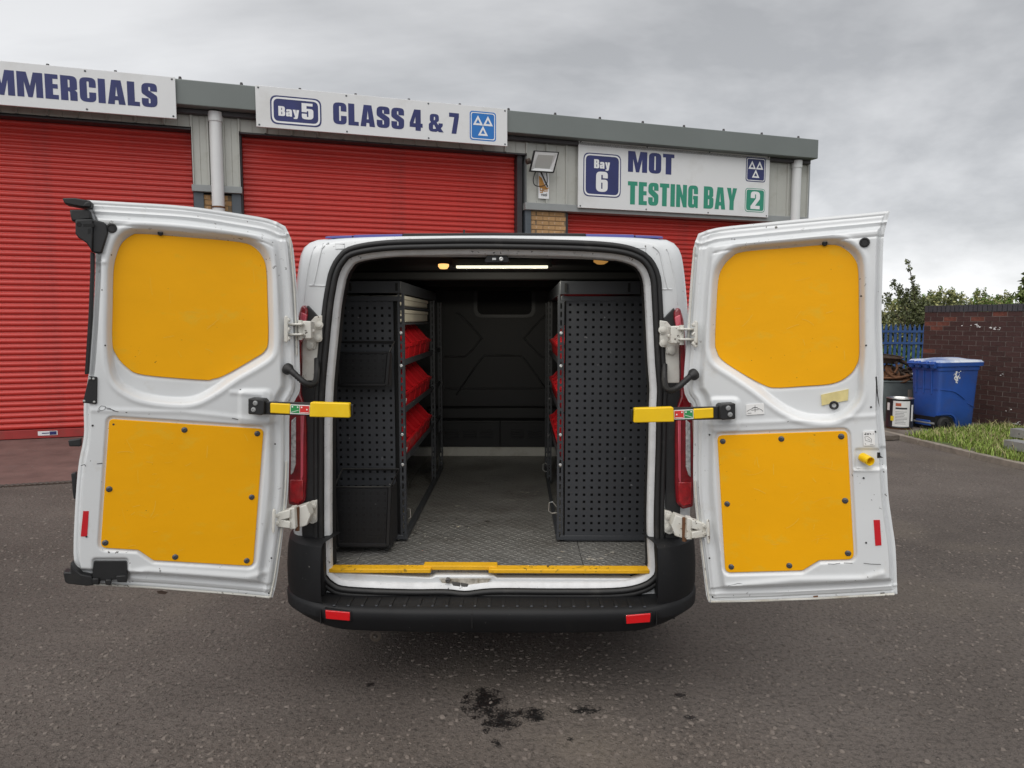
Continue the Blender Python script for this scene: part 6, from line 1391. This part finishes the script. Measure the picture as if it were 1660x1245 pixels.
# ---- grass
def blades(name, n, region, hmin, hmax, m, label, lean=.35):
    vs = []; fs = []; k = 0
    while k < n:
        p = region()
        if p is None: continue
        h = RNG.uniform(hmin, hmax); a = RNG.uniform(0, 2 * PI); w = .004 + .004 * RNG.random(); l = h * lean * RNG.random() * 1.6; b = len(vs)
        dx, dy = math.cos(a), math.sin(a); tx, ty = -dy * w, dx * w
        vs += [(p[0] - tx, p[1] - ty, p[2]), (p[0] + tx, p[1] + ty, p[2]), (p[0] + dx * l * .35 + tx * .7, p[1] + dy * l * .35 + ty * .7, p[2] + h * .6), (p[0] + dx * l * .35 - tx * .7, p[1] + dy * l * .35 - ty * .7, p[2] + h * .6), (p[0] + dx * l, p[1] + dy * l, p[2] + h)]
        fs += [(b, b + 1, b + 2, b + 3), (b + 3, b + 2, b + 4)]; k += 1
    me = bpy.data.meshes.new(name); me.from_pydata(vs, [], fs); me.materials.append(m); return tag(link(name, me), label, kind='stuff')
Kx = [float(p[1]) for p in KP][::-1]; Kxx = [float(p[0]) for p in KP][::-1]
def verge_pt():
    y = RNG.uniform(6.2, 10.9); kx = float(np.interp(y, Kx, Kxx)); wx = float((WP0 + WD * ((y - WP0[1]) / WD[1]))[0])
    x = RNG.uniform(kx, wx + .1)
    e_ = x - kx - .14 - .12 * math.sin(y * 5.1) - .1 * math.sin(y * 13)
    if e_ < 0 and RNG.random() > .12: return None
    # keep off the slab
    q = V(x, y); a, c = sl_[1][:2], sl_[3][:2]; 
    if y > np.interp(x, [sl_[1][0], sl_[2][0], sl_[3][0]], [sl_[1][1], sl_[2][1], sl_[3][1]]): return None
    if math.sin(x * 4.3 + y * 2) + math.sin(y * 5.7 - x * 3) < -1.25 and RNG.random() > .3: return None
    return (x, y, KZ - .012)
blades('grass', 34000, verge_pt, .03, .10, M['grassb'], 'rough green grass on the verge', .7)
blades('dry_grass', 3500, verge_pt, .04, .16, M['straw'], 'dry straw-coloured blades in the verge grass', .7)

# ---- trees, bushes and the bank behind
def leaves(name, blobs, n, size, m, parent, el=.55):
    w = np.array([b[3] * b[4] * b[5] for b in blobs]) ** .75; w /= w.sum(); which = RNG.choice(len(blobs), n, p=w)
    B = np.array([b[:6] for b in blobs])[which]
    d = RNG.normal(size=(n, 3)); d /= np.linalg.norm(d, axis=1)[:, None]; r = RNG.random(n) ** .42
    c = B[:, :3] + d * r[:, None] * B[:, 3:6]
    u = RNG.normal(size=(n, 3)); u[:, 2] -= .3; u /= np.linalg.norm(u, axis=1)[:, None]; t = RNG.normal(size=(n, 3)); w_ = np.cross(u, t); w_ /= np.linalg.norm(w_, axis=1)[:, None]
    s_ = size * (.6 + .8 * RNG.random(n))[:, None]
    vs = np.stack([c - u * s_, c + w_ * s_ * el, c + u * s_, c - w_ * s_ * el], 1).reshape(-1, 3) - (WL[parent.name] if parent else 0)
    me = bpy.data.meshes.new(name); me.from_pydata([tuple(v) for v in vs], [], [(4 * i, 4 * i + 1, 4 * i + 2, 4 * i + 3) for i in range(n)]); me.materials.append(m)
    return link(name, me, parent)
def bush(name, label, cat, base, blobs, n, size, m, stems, group=None, m2=None):
    t = thing(name, label, cat, base, group)
    bl = [(base[0] + b[0], base[1] + b[1], base[2] + b[2], b[3], b[4], b[5]) for b in blobs]
    leaves('crown' if cat == 'tree' else 'foliage', bl, n, size, m, t)
    if m2: leaves('young_leaves', [(b[0], b[1], b[2] + b[5] * .35, b[3], b[4], b[5] * .8) for b in bl], n // 3, size, m2, t)
    q = MB()
    for path, r in stems: q.tube([V(*base) + V(*p) for p in path], [r * (1 - .75 * i / (len(path) - 1)) for i in range(len(path))], 6)
    q.build('trunk' if cat == 'tree' else 'stem', M['bark'], t, smooth=60); return t
random.seed(5)
def clumps(n, sx, sy, z0, z1, r0, r1): return [(random.uniform(-sx, sx), random.uniform(-sy, sy), random.uniform(z0, z1), *(random.uniform(r0, r1) for _ in range(3))) for _ in range(n)]
b1 = vy(1452, 520, 17.5); b1 = V(b1[0], 17.5, 0)
bush('hedge_bush', 'dark rounded bush behind the blue palisade fence', 'bush', b1, clumps(34, 1.9, .8, .2, 2.0, .30, .55), 42000, .036, M['leafdk'], [([(x, 0, 0), (x * 1.2, .1, 1.2), (x * 1.5, .1, 2.0)], .03) for x in (-1.2, -.5, .2, .9, 1.4)], None, M['leafol'])
b2 = V(*(vy(1480, 520, 16.6)[:1]), 16.6, 0)
tw = [(0, 0, 0), (.05, 0, 1.3), (.02, 0, 2.2), (-.12, 0, 2.8), (-.22, 0, 3.05)]
bush('sapling', 'thin wispy sapling standing above the hedge at the wall end', 'tree', b2, [(.05, 0, 1.9, .25, .2, .35), (.02, 0, 2.3, .13, .1, .22), (-.06, 0, 2.6, .07, .07, .18), (-.15, 0, 2.85, .06, .06, .12), (-.20, 0, 3.0, .08, .05, .06), (-.35, 0, 2.35, .10, .1, .18), (-.50, 0, 2.5, .07, .06, .14), (-.2, 0, 2.2, .18, .15, .22), (-.62, 0, 2.15, .12, .1, .18), (.28, 0, 2.0, .15, .1, .2)], 1500, .035, M['leafdk'], [(tw, .025), ([(0, 0, 1.5), (-.3, 0, 2.2), (-.52, 0, 2.6)], .014), ([(0, 0, 1.2), (-.45, 0, 1.9), (-.70, 0, 2.3)], .014), ([(0, 0, 1.6), (.25, 0, 2.1), (.32, 0, 2.3)], .012)])
b3 = V(vy(1590, 520, 19)[0], 19.0, 0)
for k, px in enumerate((1512, 1556, 1600, 1642, 1720)):
    x = vy(px, 520, 18.5 + k * .4)[0]; bb3 = V(x, 18.5 + k * .4, 0); top = (2.28, 2.30, 2.28, 2.34, 2.3)[k]
    bush('wild_shrub', ('olive wild shrub just right of the wispy sapling', 'tall olive shrub rising over the middle of the wall', 'olive shrub beyond the wall above the bin', 'olive shrub beyond the wall below the overhanging tree', 'olive shrub past the overhanging tree')[k], 'bush', bb3, clumps(26, .80, .5, .8, top - .22, .20, .36) + [(random.uniform(-.6, .6), 0, top - random.uniform(-.12, .18), .07, .07, .16) for _ in range(7)], 17000, .030, M['leafol'], [([(x_, 0, 0), (x_ * 1.1, 0, 1.2), (x_ * 1.4, 0, top)], .018) for x_ in (-.5, -.2, .1, .4)], 'wild shrubs beyond the wall', M['leaflt'])
b4 = V(vy(1700, 520, 14.5)[0], 14.5, 0)
bush('broadleaf_tree', 'bushy green tree overhanging the wall at the right edge', 'tree', b4, [(.0, 0, 2.3, .55, .5, .45), (-.25, 0, 2.2, .35, .3, .25), (.2, 0, 2.8, .5, .5, .4), (-.35, 0, 2.5, .22, .2, .18), (-.55, 0, 2.15, .2, .15, .12), (-.30, 0, 2.72, .14, .1, .12), (.6, 0, 2.4, .6, .5, .5)], 4200, .065, M['leafmd'], [([(0, 0, 0), (.05, 0, 1.2), (0, 0, 2.4), (.15, 0, 3.0)], .06), ([(0, 0, 1.6), (-.35, 0, 2.2), (-.6, 0, 2.5)], .02), ([(0, 0, 1.5), (.4, 0, 2.3)], .02)])
# low undergrowth at the fence foot and the far bank
def under():
    return (RNG.uniform(3.5, 9.5), RNG.uniform(15.6, 17.2), 0)
leaves_u = leaves('undergrowth', [(x, 16.2, .5, .6, .4, .6) for x in np.arange(3.5, 9.5, .5)], 16000, .06, M['leaflt'], None); tag(leaves_u, 'bright green undergrowth behind the palisade fence', kind='stuff')
mb = MB(); mb.rings([[V(x, 60, -.5), V(x, 75, 2.2 + .5 * math.sin(x * .13)), V(x, 120, 3.0), V(x, 200, 2.5)] for x in np.linspace(-150, 190, 60)], closed=False); tag(mb.build('hills', M['leafdk']), kind='structure')
